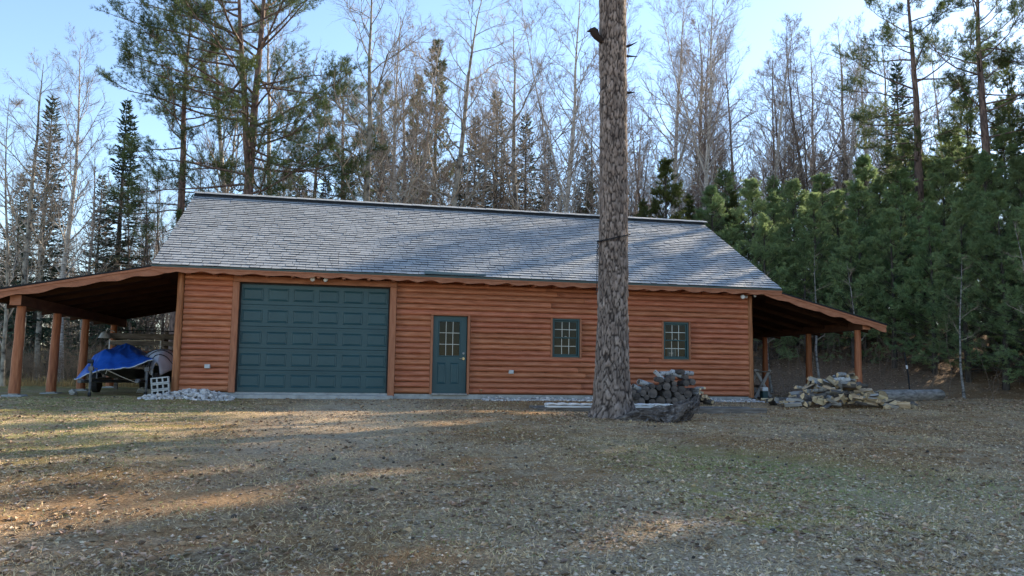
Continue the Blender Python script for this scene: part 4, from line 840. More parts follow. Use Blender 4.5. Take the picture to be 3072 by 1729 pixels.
def log_mesh(seed,r,ln,bark,end,k=14):
    n=5; P=[(.008*fbm(i,seed,1),.008*fbm(i,seed,5),-ln/2+ln*i/(n-1)) for i in range(n)]
    wb=1+np.array([[.10*fbm(math.cos(j*2*math.pi/k)*1.2+seed,math.sin(j*2*math.pi/k)*1.2,i*.3) for j in range(k)] for i in range(n)])
    g=Geo(); tube(g,P,r,k,cap=False,wob=wb)
    for e,s in((-ln/2,1),(ln/2,-1)):   # bark rim standing slightly proud of the sawn face
        i=0 if s>0 else n-1; ang=np.arange(k)*2*math.pi/k
    V=g.v[0].reshape(n,k,3)
    for i,rv,dz in((0,False,.006),(n-1,True,-.006)):
        ring=V[i]; c=ring.mean(0); inn=c+(ring-c)*.90; inn[:,2]+=dz; inn2=np.vstack([inn,c+np.array([0,0,dz])])
        q=[(j,(j+1)%k,k+(j+1)%k,k+j) for j in range(k)]; q=[f[::-1] for f in q] if rv else q
        g.add(np.vstack([ring,inn]),q,m=0); tt=[(j,(j+1)%k,k) for j in range(k)]; tt=[f[::-1] for f in tt] if rv else tt; g.add(inn2,None,tt,m=1)
    return g.mesh('firewood_log',[M[bark],M[end]],True)
LOGP=[(11.38, -0.11, 0.099), (11.54, 0.01, 0.07), (11.27, 0.02, 0.088), (11.18, 0.13, 0.07), (11.43, 0.12, 0.088), (11.71, 0.1, 0.123), (11.7, -0.12, 0.088), (11.92, -0.08, 0.124), (12.09, 0.08, 0.112), (12.11, 0.29, 0.1), (12.29, -0.08, 0.089), (12.13, -0.07, 0.071), (12.37, 0.07, 0.083), (12.3, 0.23, 0.089), (12.5, -0.03, 0.124), (12.5, 0.2, 0.101), (12.69, 0.11, 0.101), (12.79, -0.09, 0.089), (11.72, 0.29, 0.071), (11.54, 0.22, 0.065), (11.89, 0.25, 0.071), (12.64, 0.37, 0.083), (12.79, 0.41, 0.083), (12.52, 0.66, 0.065), (12.63, 0.54, 0.071), (12.32, 0.37, 0.071), (11.96, 0.46, 0.071), (12.11, 0.44, 0.071), (12.26, 0.5, 0.071)]
lr=random.Random(31)
def put_log(x,y,z,r,ln,d,bark,end,lab,grp,seed):
    o=link('firewood_log',log_mesh(seed,r,ln,bark,end)); o.location=(x,y,z); o.rotation_euler=Vector(d).to_track_quat('Z','Y').to_euler(); return tag(o,lab,'log',grp)
rows=sorted(range(len(LOGP)),key=lambda i:LOGP[i][1])
rank={}
for i in range(len(LOGP)):
    z=LOGP[i][1]; lay='bottom row' if z<.02 else 'second row' if z<.2 else 'third row' if z<.36 else 'top'
    rank.setdefault(lay,[]).append(i)
lab={}
for lay,l in rank.items():
    l.sort(key=lambda i:LOGP[i][0])
    for n_,i in enumerate(l): lab[i]='dark weathered round log in the %s of the log pile, %s from the left'%(lay,ORD[n_]) if lay!='top' else 'weathered round log near the top of the log pile, %s from the left'%ORD[n_]
for i,(x,z,r) in enumerate(LOGP):
    put_log(x,-1.27,z,r,.46,(lr.uniform(-.10,.10),1,lr.uniform(-.05,.05)),'oldbark','endold',lab[i],'logs in the round log pile',900+i)
for i in range(16):   # logs of the rear row show only in the gaps
    x=11.35+i%8*.25+lr.uniform(-.05,.05); z=gz(x,-.75)+.12+.2*(i//8); put_log(x,-.74,z,.10,.46,(lr.uniform(-.08,.08),1,0),'oldbark','endold','dark log in the rear row of the log pile, mostly hidden','rear logs of the log pile',960+i)
for i,(x,y,z,r,ln,d,t_) in enumerate([(11.62,-1.22,.34,.075,.46,(1,.25,-.28),'speckled white birch log lying at the left end of the log pile top'),(12.55,-1.20,.60,.085,.46,(.55,-.75,-.22),'white birch log on top of the log pile with its round end facing the yard'),
   (12.22,-1.1,.62,.06,.42,(1,.3,.05),'small white birch log lying crosswise at the top of the log pile'),(12.78,-1.15,.64,.06,.4,(1,.1,-.05),'grey birch log at the right of the log pile top'),(11.42,-1.25,.22,.06,.4,(1,.3,-.4),'short pale birch log low at the left of the log pile'),(12.0,-1.32,.52,.055,.45,(.6,-.35,-.65),'pale split birch slab leaning down the front of the log pile')]):
    put_log(x,y,z,r,ln,d,'birchlog','endold',t_,'birch logs on the log pile',980+i)
for i in range(7):
    x=13.02+lr.uniform(-.08,.10); z=.16+lr.uniform(-.07,.1); put_log(x,-1.4+lr.uniform(-.05,.05),z,.032,.35,(lr.uniform(-.1,.1),1,0),'birchlog','endnew','thin white-ended stick in the bundle at the right of the log pile','thin birch sticks beside the log pile',1000+i)
for i in range(10):
    x=12.98+lr.uniform(0,.42); z=gz(x,-1.3)+.06+max(0,.30-(x-12.98)*.7)*lr.random(); put_log(x,-1.33+lr.uniform(-.12,.2),z,.055,.36,(lr.uniform(-.3,.3),1,lr.uniform(-.2,.2)),'oldbark','split','brown chunk of wood tumbled against the right side of the log pile','chunks at the right of the log pile',1020+i)
# split firewood heap
def split_mesh(seed,ln,r,grey):
    rr=random.Random(seed); n=rr.choice((3,3,4)); ang=rr.uniform(.9,1.6) if n==3 else rr.uniform(1.6,2.6); g=Geo()
    arc=[(r*math.cos(a),r*math.sin(a)) for a in np.linspace(-ang/2,ang/2,4)]; prof=[(0,0)]+arc if n==3 else [(r*.25,-r*.30),*arc,(r*.2,r*.32)]
    prof=[(x-r*.5+rr.uniform(-.005,.005),y+rr.uniform(-.005,.005)) for x,y in prof]; m=len(prof); V=[]
    for k in range(3):
        z=-ln/2+ln*k/2; tw=rr.uniform(-.008,.008); V+=[(x*(1+.05*rr.uniform(-1,1))+tw,y*(1+.05*rr.uniform(-1,1)),z+(rr.uniform(-.012,.012) if k!=1 else 0)) for x,y in prof]
    for k in range(2):
        for j in range(m):
            f=(k*m+j,k*m+(j+1)%m,(k+1)*m+(j+1)%m,(k+1)*m+j); lo=1 if n==3 else 1
            barkf= lo<=j<lo+3; g.add([V[i] for i in f],[(0,1,2,3)],m=0 if barkf else 1)
    for k,rv in((0,True),(2,False)):
        c=np.mean([V[k*m+j] for j in range(m)],0); vv=[V[k*m+j] for j in range(m)]+[tuple(c)]; tt=[(j,(j+1)%m,m) for j in range(m)]; g.add(vv,None,[f[::-1] for f in tt] if rv else tt,m=2)
    return g.mesh('split_firewood',[M['birchlog'] if rr.random()<.25 else M['oldbark'],M['splitgrey'] if grey else M['split'],M['endnew']])
M['palelog']=pmat('pale_weathered_log',[(.3,(.09,.08,.07)),(.5,(.26,.235,.21)),(.75,(.46,.43,.39))],(7,7,1.1),2.2,7,rough=.9,bump=.5)
SM=[split_mesh(40+i,.42+.03*(i%3),.085+.012*(i%4),i%2==0) for i in range(16)]
sr=random.Random(9); cntS=0
def heap(x):   # height of the heap along its length
    return np.interp(x,[14.95,15.3,15.75,16.1,16.5,16.95,17.3,17.65,18.1,18.7],[.06,.22,.34,.62,.84,.80,.62,.30,.14,.04])
pieces=[]
for i in range(160):
    x=sr.uniform(15.0,18.55) if i%3 else sr.gauss(16.6,.55); x=min(max(x,15.0),18.6); yy=sr.uniform(-2.6,-1.2)
    hz=heap(x)*max(.0,1-((yy+1.75)/1.05)**2)
    pieces.append((x,yy,hz))
placed=[]
for x,yy,hz in pieces:
    surf=sr.random()**.6; z=gz(x,yy)+.05+hz*surf
    o=link('split_firewood',sr.choice(SM)); yaw=sr.gauss(0,.5) if sr.random()<.72 else sr.uniform(0,3.14)
    d=Vector((math.cos(yaw),math.sin(yaw),sr.gauss(0,.18))); q=d.to_track_quat('Z','Y') @ Quaternion((0,0,1),sr.random()*6.28)
    o.location=(x,yy,z); o.rotation_euler=q.to_euler(); s=sr.uniform(.78,1.05); o.scale=(s,s,s)
    hgt=z-gz(x,yy); placed.append((('bottom' if hgt<.22 else 'middle' if hgt<.48 else 'top'),('left' if x<16.1 else 'centre' if x<17.2 else 'right'),x,o))
bins={}
for tier,sd2,x,o in placed: bins.setdefault((tier,sd2),[]).append((x,o))
for (tier,sd2),l in bins.items():
    l.sort(key=lambda a:a[0])
    for n_,(x,o) in enumerate(l): tag(o,'split firewood in the %s layer of the heap, %s part, %s from the left'%(tier,sd2,ORD[n_] if n_<len(ORD) else 'last'),'firewood','split firewood heap')
# long fallen log behind the heap, in two lengths
for nm,a,b,r0,r1,lb,sd0 in(('fallen_log',(19.0,-.6,.02),(20.9,.55,.04),.21,.20,'near half of the long weathered log behind the firewood heap',1),('fallen_log',(20.96,.60,.05),(22.9,1.75,.10),.20,.17,'far half of the long weathered log behind the firewood heap',2)):
    a=Vector(a);b=Vector(b);a.z=gz(a.x,a.y)+r0*.85;b.z=gz(b.x,b.y)+r1*.85; o=link(nm,log_mesh(1100+sd0,(r0+r1)/2,(b-a).length,'palelog','endnew',18)); o.location=(a+b)/2; o.rotation_euler=(b-a).to_track_quat('Z','Y').to_euler(); tag(o,lb,'log','halves of the fallen log')
# ------------------------------------------------------------------ gnarled stump by the pine
M['stump']=pmat('rotted_stump_wood',[(.30,(.025,.02,.018)),(.48,(.085,.068,.06)),(.62,(.18,.155,.14)),(.80,(.42,.39,.37))],(3,3,3),2.6,9,rough=.9,bump=.8,bs=9,dist=.8)
st=thing('tree_stump','gnarled grey upturned stump with two jagged horns beside the big pine','stump',(10.25,-5.45,gz(10.25,-5.45)-.03)); st.scale=(1.0,.95,1.0)
def gnarl(name,P,rad,seed,K=40,n=34,jag=0.0):
    P=np.array(P,float); u=np.linspace(0,1,n); d=np.linspace(0,1,len(P)); C=np.stack([np.interp(u,d,P[:,k]) for k in range(3)],1)
    for _ in range(3): C[1:-1]=(C[:-2]+C[1:-1]*2+C[2:])/4
    r=np.interp(u,d,rad); wb=np.ones((n,K))
    for i in range(n):
        for j in range(K):
            a=2*math.pi*j/K; x,y=math.cos(a),math.sin(a)
            tw=u[i]*1.4; x2,y2=math.cos(a+tw),math.sin(a+tw)
            groove=abs(mnoise.noise(Vector((x2*4.5+seed,y2*4.5,u[i]*1.1))))*1.5
            wb[i,j]=max(.25,.70+.40*fbm(x*1.3+seed,y*1.3,u[i]*2.0)+.55*groove+.10*fbm(x*7,y*7+seed,u[i]*9))
    g=Geo(); tube(g,C,r,K,wob=wb); return g.obj(name,M['stump'],st,smooth=False)
gnarl('root_mass',[(-.85,.20,.04),(-.45,.08,.12),(-.05,-.06,.14),(.25,-.10,.18),(.46,-.10,.36),(.60,-.10,.50)],[.06,.14,.18,.15,.09,.012],3)
gnarl('root_horn',[(.30,.02,.02),(.52,.0,.15),(.74,.03,.36),(.88,.05,.60)],[.12,.175,.13,.012],7)
gnarl('root_horn',[(.0,-.22,.0),(.22,-.22,.16),(.46,-.2,.34),(.60,-.19,.44)],[.13,.12,.075,.012],11,26)
sg=random.Random(5)
for i in range(13):
    x=sg.uniform(-.1,.75); z=.12+.35*max(0,x); l=sg.uniform(.12,.30); a=sg.uniform(.3,1.1); yy=sg.uniform(-.24,.1); r=sg.uniform(.018,.04)
    gnarl('splinter',[(x,yy,z),(x+l*.5*math.cos(a),yy+sg.uniform(-.03,.03),z+l*.5*math.sin(a)),(x+l*math.cos(a),yy+sg.uniform(-.05,.05),z+l*math.sin(a))],[r*1.3,r,.003],20+i,8,7)
for i in range(9):
    x=sg.uniform(-.9,.6); a=sg.uniform(2.6,3.9) if i%2 else sg.uniform(-.6,.5); l=sg.uniform(.25,.5)
    gnarl('root',[(x*.5,-.1,.12),(x*.7+l*.4*math.cos(a),-.18+sg.uniform(-.1,.2),.10),(x*.8+l*math.cos(a),-.22+sg.uniform(-.12,.25),.015)],[.06,.035,.008],50+i,9,9)
# ------------------------------------------------------------------ low timber platform and white corrugated panels
M['oldboard']=pmat('weathered_dark_board',[(.25,(.05,.043,.038)),(.5,(.14,.12,.105)),(.75,(.27,.245,.22))],(1.2,9,9),2,7,rough=.85,bump=.4,rnd=.2)
pf=thing('timber_platform','long low platform of weathered dark boards lying behind the big pine','platform',(0,0,0))
px0,px1,py0,py1=8.18,13.75,-3.52,-2.65
zt=lambda x,y: gz(x,y)
zl=gz(11,-3.5)+.085
for y,a,b in((py0,px0,11.9),(py0,11.91,px1),(py1-.04,px0,px1)):
    g=Geo(); cbox(g,a,b,y,y+.045,zl-.135,zl+.035,.008); g.obj('side_board',M['oldboard'],pf)
for i,x in enumerate(np.linspace(px0+.1,px1-.15,6)):
    g=Geo(); cbox(g,x,x+.07,py0+.046,py1-.041,zl-.12,zl-.02,.006); g.obj('cross_bearer',M['oldboard'],pf)
for i in range(5):
    y=py0+.05+i*.158; g=Geo(); cbox(g,px0+lr.uniform(0,.12),px1-lr.uniform(0,.15),y,y+.145,zl-.019,zl+.012+lr.uniform(0,.006),.006); g.obj('deck_board',M['oldboard'],pf)
for x in(8.6,12.05): 
    g=Geo(); cbox(g,x,x+.4,py0-.06,py0+.30,zl-.26,zl-.136,.02); g.obj('support_block',M['oldboard'],pf)
def corrugated(x0,x1,y0,y1,z,lab):
    g=Geo(); n=int((x1-x0)/.022); V=[]
    for i in range(n+1):
        x=x0+(x1-x0)*i/n; h=.018*abs(math.sin(math.pi*(x-x0)/.27))**.7
        for y,dz in((y0,-.012),(y0,.022),(y1,.022),(y1,-.012)): V.append((x,y,z+h+dz+(0.012*fbm(x*2,y,0))))
    q=[]
    for i in range(n):
        a=i*4;b=a+4; q+=[(a,b,b+1,a+1),(a+1,b+1,b+2,a+2),(a+2,b+2,b+3,a+3),(a+3,b+3,b,a)]
    q+=[(0,1,2,3),(n*4+3,n*4+2,n*4+1,n*4)]
    for i in range(0,n,max(1,n//12)): box(g,x0+(x1-x0)*i/n,x0+(x1-x0)*i/n+.012,y0-.004,y0-.001,z-.04,z-.012)
    g.add(V,q); box(g,x0+.01,x1-.01,y0+.01,y1-.01,z-.055,z-.016); return tag(g.obj('corrugated_panel',M['white']),lab,'panel','white panels on the platform')
corrugated(8.38,10.9,py0-.035,py0+.22,zl+.085,'white wavy corrugated panel on the platform left of and behind the big pine')
corrugated(10.92,11.95,py0-.03,py0+.22,zl+.083,'shorter white corrugated panel end on the platform right of the stump')
# ------------------------------------------------------------------ concrete blocks at the garage corner
def block_mesh():
    g=Geo(); Lb,Hb,Wb=.40,.145,.19; n=3; tk=.03; cw=(Lb-tk*(n+1))/n
    cbox(g,0,Lb,0,Wb,0,tk,.004); cbox(g,0,Lb,0,Wb,Hb-tk,Hb,.004)
    for i in range(n+1): cbox(g,i*(cw+tk),i*(cw+tk)+tk,.0005,Wb-.0005,tk,Hb-tk,.003)
    box(g,.01,Lb-.01,Wb*.55,Wb*.6,tk,Hb-tk,1); return g.mesh('concrete_block',[M['cmu'],M['black']])  # black sheet added inside the hollow cores stands in for their shade
bm_=block_mesh()
for i,(lb) in enumerate(('bottom concrete block of the tilted stack, half sunk in white stones','middle concrete block of the tilted stack by the garage corner','top concrete block of the tilted stack by the garage corner')):
    o=link('concrete_block',bm_); o.location=(-.50-.018*i+.03,-.42+.0*i,gz(-.4,-.4)+.02+.150*i); o.rotation_euler=(0,R(-7),R(4)); tag(o,lb,'block','stacked concrete blocks')
# ------------------------------------------------------------------ stones along the wall
M['stone']=pmat('pale_landscape_stone',[(.3,(.34,.315,.30)),(.55,(.54,.505,.48)),(.78,(.70,.66,.63))],(1,1,1),6,6,rough=.85,rnd=.30,hue=.015,bump=.3)
M['stone_i']=pmat('pale_stone_fill',[(.3,(.34,.315,.30)),(.55,(.54,.505,.48)),(.78,(.70,.66,.63))],(1,1,1),6,6,rough=.85,rnd=.35,hue=.015,rt='island',bump=.3)
ICO_V=[];_p=(1+5**.5)/2
for a in(-1,1):
    for b in(-_p,_p): ICO_V+=[(0,a,b),(a,b,0),(b,0,a)]
ICO_V=np.array(ICO_V)/math.hypot(1,_p); ICO_F=[]
for i in range(12):
    for j in range(i+1,12):
        for k in range(j+1,12):
            if all(abs(np.linalg.norm(ICO_V[a]-ICO_V[b])-1.0515)<.02 for a,b in((i,j),(j,k),(i,k))):
                f=(i,j,k); ICO_F.append(f if np.dot(np.cross(ICO_V[j]-ICO_V[i],ICO_V[k]-ICO_V[i]),ICO_V[i])>0 else (i,k,j))
def stone_v(rg,s): return ICO_V*(1+rg.uniform(-.28,.22,(12,1)))*np.array([1,rg.uniform(.65,1),rg.uniform(.45,.75)])*s
rg=np.random.default_rng(21); SMESH=[]
for i in range(10): g=Geo(); g.add(stone_v(rg,1.0),None,ICO_F); SMESH.append(g.mesh('stone',M['stone']))
def mound(x,y):
    return .20*np.exp(-((x-.55)/.62)**2-((y+.38)/.36)**2)+.06*np.exp(-((x+.2)/.5)**2-((y+.6)/.3)**2)
mb=thing('stone_mound','mound of pale broken stones against the wall at the left garage corner','stones',(0,0,0))
for i in range(170):
    for _ in range(50):
        x=rg.uniform(-.62,1.35); y=rg.uniform(-1.0,-.13)
        if rg.random()<mound(x,y)/.14+.04: break
    s=rg.uniform(.035,.085); o=link('stone',SMESH[int(rg.integers(10))],mb,(x,y,gz(x,y)+mound(x,y)*.9+s*.15)); o.rotation_euler=tuple(rg.uniform(-.5,.5,2))+(rg.random()*6.28,); o.scale=(s,s,s)
g=Geo()
for i in range(500):
    x=rg.uniform(-.7,1.4); y=rg.uniform(-1.1,-.12); s=rg.uniform(.02,.05); v=stone_v(rg,s)+np.array([x,y,gz(x,y)+mound(x,y)*.72]); 
    if mound(x,y)>.012: g.add(v,None,ICO_F)
kind(g.obj('stone_fill',M['stone_i'],mb),'stuff')
ms=thing('stone_strip','strip of pale stones along the foot of the wall right of the entry door','stones',(0,0,0))
for i in range(120):
    x=rg.uniform(7.6,16.7); y=rg.uniform(-.42,-.12)-max(0,x-15)*.25; s=rg.uniform(.03,.065); o=link('stone',SMESH[int(rg.integers(10))],ms,(x,y,gz(x,y)+s*.4+.03)); o.rotation_euler=tuple(rg.uniform(-.5,.5,2))+(rg.random()*6.28,); o.scale=(s,s,s)
g=Geo()
for i in range(1500):
    x=rg.uniform(7.5,16.9); y=rg.uniform(-.55,-.10)-max(0,x-15)*.28; s=rg.uniform(.018,.048); g.add(stone_v(rg,s)+np.array([x,y,gz(x,y)+s*.35]),None,ICO_F)
kind(g.obj('stone_fill',M['stone_i'],ms),'stuff')
# ------------------------------------------------------------------ boats under the left carport
def cloth(name,col,rough,spec): return pmat(name,col,(1,1,1),3,5,rough=rough,spec=spec,bump=.5,bs=7)
M['tarp']=cloth('blue_tarp',[(.3,(.014,.075,.36)),(.7,(.026,.13,.55))],.38,.5)
M['cover']=cloth('lilac_grey_cover',[(.3,(.44,.45,.52)),(.7,(.60,.61,.68))],.7,.25)
M['hull']=pmat('dark_hull',[(.3,(.012,.014,.018)),(.7,(.03,.034,.04))],(1,1,1),4,4,rough=.35,spec=.5)
M['hem']=pmat('pale_tarp_hem',[(.3,(.35,.38,.42)),(.7,(.5,.53,.56))],(1,1,1),8,3,rough=.6)
M['rope']=pmat('tan_rope',[(.3,(.30,.25,.18)),(.7,(.45,.39,.30))],(1,1,1),30,3,rough=.9)
M['jack']=pmat('dull_jack_metal',[(.3,(.05,.052,.055)),(.7,(.14,.145,.15))],(1,1,1),9,5,rough=.5,spec=.4)
def hull(name,parent,cx,y0,Ln,wid,zb,zt_,m):
    """boat hull, bow towards the yard at y0"""
    g=Geo(); n=14; K=11; V=[]
    for i in range(n):
        u=i/(n-1); w=wid*.5*min(1,(u*1.9+.03))**.55; y=y0+Ln*u; keel=zb+.34*(1-min(1,u*2.2))**2; top=zt_+.10*(1-u)**2
        for k in range(K):
            a=-1+2*k/(K-1); f=abs(a)**1.5; V.append((cx+w*np.sign(a)*abs(a)**.7,y,keel+(top-keel)*f))
    q=[]
    for i in range(n-1):
        for k in range(K-1): a=i*K+k; q.append((a,a+K,a+K+1,a+1))
    t=[((n-1)*K,(n-1)*K+k+1,(n-1)*K+k) for k in range(1,K-1)]
    g.add(V,q,t); return g.obj(name,M[m],parent,smooth=True)
def trailer(cx,yj,zg,lab,side):
    t=thing('boat_trailer',lab,'trailer',(0,0,0),'boat trailers under the carport')
    g=Geo(); tube(g,[(cx,yj-.05,zg+.36),(cx,yj+.9,zg+.34)],.04,8); tube(g,[(cx,yj+.85,zg+.34),(cx-.55,yj+2.2,zg+.34),(cx-.58,yj+4.6,zg+.34)],.035,8); tube(g,[(cx,yj+.85,zg+.34),(cx+.55,yj+2.2,zg+.34),(cx+.58,yj+4.6,zg+.34)],.035,8); tube(g,[(cx-.62,yj+3.6,zg+.30),(cx+.62,yj+3.6,zg+.30)],.03,8); g.obj('frame',M['hull'],t)
    g=Geo(); tube(g,[(cx+.16*side,yj,zg+.18),(cx+.16*side,yj,zg+.62)],.030,10); tube(g,[(cx+.16*side,yj,zg+.05),(cx+.16*side,yj,zg+.24)],.022,8); box(g,cx+.16*side-.05,cx+.16*side+.05,yj-.05,yj+.05,zg+.60,zg+.70); tube(g,[(cx+.16*side,yj,zg+.66),(cx+.16*side+.13,yj-.02,zg+.66),(cx+.16*side+.14,yj-.02,zg+.42)],.012,6); g.obj('tongue_jack',M['jack'],t)
    g=Geo(); tube(g,[(cx+.16*side-.025,yj,zg+.055),(cx+.16*side+.025,yj,zg+.055)],[.055,.055],14); g.obj('jack_wheel',M['black'],t)
    g=Geo(); tube(g,[(cx-.01,yj-.22,zg+.36),(cx,yj-.05,zg+.36)],.045,10); tube(g,[(cx-.04,yj-.22,zg+.40),(cx+.05,yj-.2,zg+.40)],.02,8); g.obj('coupler',M['jack'],t)
    for s in(-1,1):
        g=Geo(); xx=cx+s*.68; tube(g,[(xx-.09,yj+3.6,zg+.27),(xx-.07,yj+3.6,zg+.27),(xx+.07,yj+3.6,zg+.27),(xx+.09,yj+3.6,zg+.27)],[.22,.27,.27,.22],20); w=g.obj('wheel',M['black'],t,smooth=False)
        g=Geo(); tube(g,[(xx+s*.091,yj+3.6,zg+.27),(xx+s*.10,yj+3.6,zg+.27)],.13,14); g.obj('rim',M['steel'],w)
    for s in(-1,1):
        g=Geo(); box(g,cx+s*.30-.05,cx+s*.30+.05,yj+1.6,yj+4.5,zg+.375,zg+.42); g.obj('bunk',M['oldboard'],t)
    g=Geo(); tube(g,[(cx,yj+.55,zg+.34),(cx,yj+.62,zg+.85)],.03,8); tube(g,[(cx-.06,yj+.5,zg+.82),(cx+.06,yj+.5,zg+.82)],.05,10); g.obj('winch_post',M['hull'],t); return t
zg=gz(-1.6,.2)
trailer(-1.95,-.55,zg,'left boat trailer with a wheeled tongue jack under the blue tarp',1)
trailer(-.92,.30,zg,'right boat trailer with a jack beside the concrete blocks',1)
b1=thing('boat','dark boat hidden under the blue tarp on the left trailer','boat',(0,0,0)); hull('hull',b1,-1.75,.35,4.3,1.5,zg+.38,zg+.60,'hull')
b2=thing('boat','dark boat with a lilac-grey cover beside the garage wall','boat',(0,0,0)); hull('hull',b2,-.72,1.15,4.0,1.05,zg+.40,zg+.70,'hull')
def tarp_surface(name,f,nu,nv,m,parent=None,thick=.006):
    g=Geo(); V=[f(i/(nu-1),j/(nv-1)) for i in range(nu) for j in range(nv)]; q=[(i*nv+j,(i+1)*nv+j,(i+1)*nv+j+1,i*nv+j+1) for i in range(nu-1) for j in range(nv-1)]
    g.add(V,q); o=g.obj(name,M[m],parent,smooth=True); md=o.modifiers.new('thickness','SOLIDIFY'); md.thickness=thick; return o
# blue tarp: u runs left to right, v from the front hem back over the boat
def ftarp(u,v):
    front=np.array([np.interp(u,[0,.10,.28,.42,.55,.75,.9,1],[-2.36,-2.30,-2.02,-1.72,-1.52,-1.18,-.86,-.62]),np.interp(u,[0,.3,1],[.22,-.02,.25]),np.interp(u,[0,.10,.28,.42,.55,.75,.9,1],[.25,.27,.38,.50,.49,.56,.68,.76])])
    mid=np.array([np.interp(u,[0,.12,.3,.5,.7,.9,1],[-2.30,-2.16,-1.92,-1.62,-1.30,-1.0,-.84]),.95,np.interp(u,[0,.12,.3,.5,.7,.9,1],[.62,.86,1.00,.86,.80,.80,.78])])
    back=np.array([np.interp(u,[0,.15,.5,.85,1],[-2.35,-2.25,-1.85,-1.45,-1.15]),2.4,np.interp(u,[0,.15,.35,.55,.75,1],[.60,.98,1.14,1.22,1.12,.82])])
    end=np.array([np.interp(u,[0,.15,.5,.85,1],[-2.45,-2.35,-1.9,-1.45,-1.2]),4.4,np.interp(u,[0,.2,.5,.8,1],[.5,.86,1.0,.86,.5])])
    P=[front,mid,back,end]; x=v*3; i=min(int(x),2); t=x-i; t2=t*t*(3-2*t)*.5+t*.5; p=P[i]*(1-t2)+P[i+1]*t2
    w=.030*fbm(u*3.2,v*4.1,1.)-.06*abs(mnoise.noise(Vector((u*4.3+v*2.1,v*3.2-u*2.4,6.))))-.028*abs(mnoise.noise(Vector((u*9.5-v*4,v*7+u*5,2.))))+.035
    return tuple(p+np.array([.3*w,-.6*w,w]))
tp=tarp_surface('tarp',ftarp,70,50,'tarp'); tag(tp,'bright blue tarp draped over the boat under the left carport','tarp')
g=Geo(); tube(g,[np.array(ftarp(u,0))+np.array([0,-.008,0]) for u in np.linspace(0,1,40)],.013,5); o=g.obj('hem',M['hem'],tp)
g=Geo(); a=np.array(ftarp(.47,0)); tube(g,[a+np.array([0,-.02,.01]),a*.5+np.array([-.95,.22,.22])*.5+np.array([0,0,-.02]),(-.95,.22,.20)],.009,5); tube(g,[a+np.array([.05,-.02,0]),a+np.array([.02,-.03,-.10])],.008,5); tag(g.obj('tie_rope',M['rope']),'tan rope running from the blue tarp down to the right trailer','rope')
def fcover(u,v):
    x0=np.interp(v,[0,.12,.35,1],[-.80,-1.12,-1.46,-1.55]); x1=np.interp(v,[0,.12,.35,1],[-.60,-.36,-.22,-.18]); y=1.0+v*3.2
    top=np.interp(v,[0,.08,.25,.6,1],[.72,.88,1.05,1.10,1.02]); low=np.interp(v,[0,.1,.3,1],[.38,.52,.62,.62])
    a=abs(2*u-1); z=top-(top-low)*a**2.2; w=.016*fbm(u*4,v*6,3.)+.010*abs(fbm(u*11,v*7,8.))
    return (x0+(x1-x0)*u+.3*w,y-w,z+w)
cv=tarp_surface('boat_cover',fcover,26,26,'cover'); tag(cv,'lilac-grey boat cover with dark straps beside the garage corner','cover')
for v in(.10,.22,.42):
    g=Geo(); tube(g,[np.array(fcover(u,v+(u-.5)*.12))+np.array([0,-.012,.010]) for u in np.linspace(0.02,.98,18)],.010,5); g.obj('strap',M['black'],cv)
g=Geo(); tube(g,[(-.67,.90,.30),(-.67,.93,.44)],[.07,.055],10); g.obj('bow_cap',M['black'],b2)
# lumber rack behind the boats
rk=thing('lumber_rack','rack of long weathered boards at the back of the left carport','rack',(0,0,0))
for x in(-2.95,-1.55,-.5):
    zz=gz(x,6.3); g=Geo(); cbox(g,x-.05,x+.05,6.25,6.33,zz,1.72,.008); g.obj('upright',M['oldboard'],rk)
for z in(.95,1.30,1.50):
    for x in(-2.95,-1.55,-.5):
        g=Geo(); box(g,x-.04,x+.04,5.75,6.249,z-.075,z-.02); g.obj('arm',M['oldboard'],rk)
bl=0
for z,n in((.93,2),(1.28,2),(1.48,3)):
    for i in range(n):
        a=lr.uniform(-3.3,-2.9) if z>1.2 else lr.uniform(-2.5,-2.3); g=Geo(); cbox(g,a,-.15,5.78+i*.15,5.91+i*.15,z-.018,z+.14+lr.uniform(-.03,.03),.01); bl+=1
        tag(g.obj('long_board',M['oldboard']),'weathered long board on the %s arm of the rack, %s from the front'%({.93:'lowest',1.28:'middle',1.48:'top'}[z],ORD[i]),'board','boards on the lumber rack')
M['redboard']=pmat('red_brown_board',[(.3,(.12,.05,.035)),(.7,(.22,.10,.07))],(1,8,8),2,5,rough=.8)
g=Geo(); cbox(g,-2.35,-.2,5.62,5.76,1.01,1.09,.01); o=g.obj('red_board',M['redboard']); tag(o,'reddish board lying along the front of the lumber rack','board')
g=Geo()
tube(g,[(-2.9,5.9,1.72),(-.6,5.9,1.72)],.016,6); tube(g,[(-2.1,5.9,1.72),(-2.1,5.9,1.96)],.014,6); tube(g,[(-1.6,5.9,1.72),(-1.6,5.9,2.0)],.014,6); tube(g,[(-2.1,5.9,1.82),(-1.6,5.9,1.82)],.013,6); tube(g,[(-2.5,5.9,1.72),(-2.5,5.9,1.86)],.014,6)
tag(g.obj('black_rail_frame',M['black']),'thin black metal rail frame on top of the lumber rack','frame')
wl=thing('work_lamp','white enamel lamp shade hanging from the rack end','lamp',(-3.18,5.6,1.46)); g=Geo(); tube(g,[(0,0,.20),(0,0,.16),(0,0,.0)],[.05,.11,.19],16,cap=False); tube(g,[(0,0,.16),(0,0,.20)],[.11,.05],16); o=g.obj('shade',M['boxgrey'],wl,smooth=True); g=Geo(); tube(g,[(0.02,0,.19),(.06,0,.30),(.22,.2,.20)],.012,6); g.obj('bracket',M['white'],wl)
pl=thing('white_pole','thin white upright poles with a crossbar in front of the rack','pole',(0,0,0))
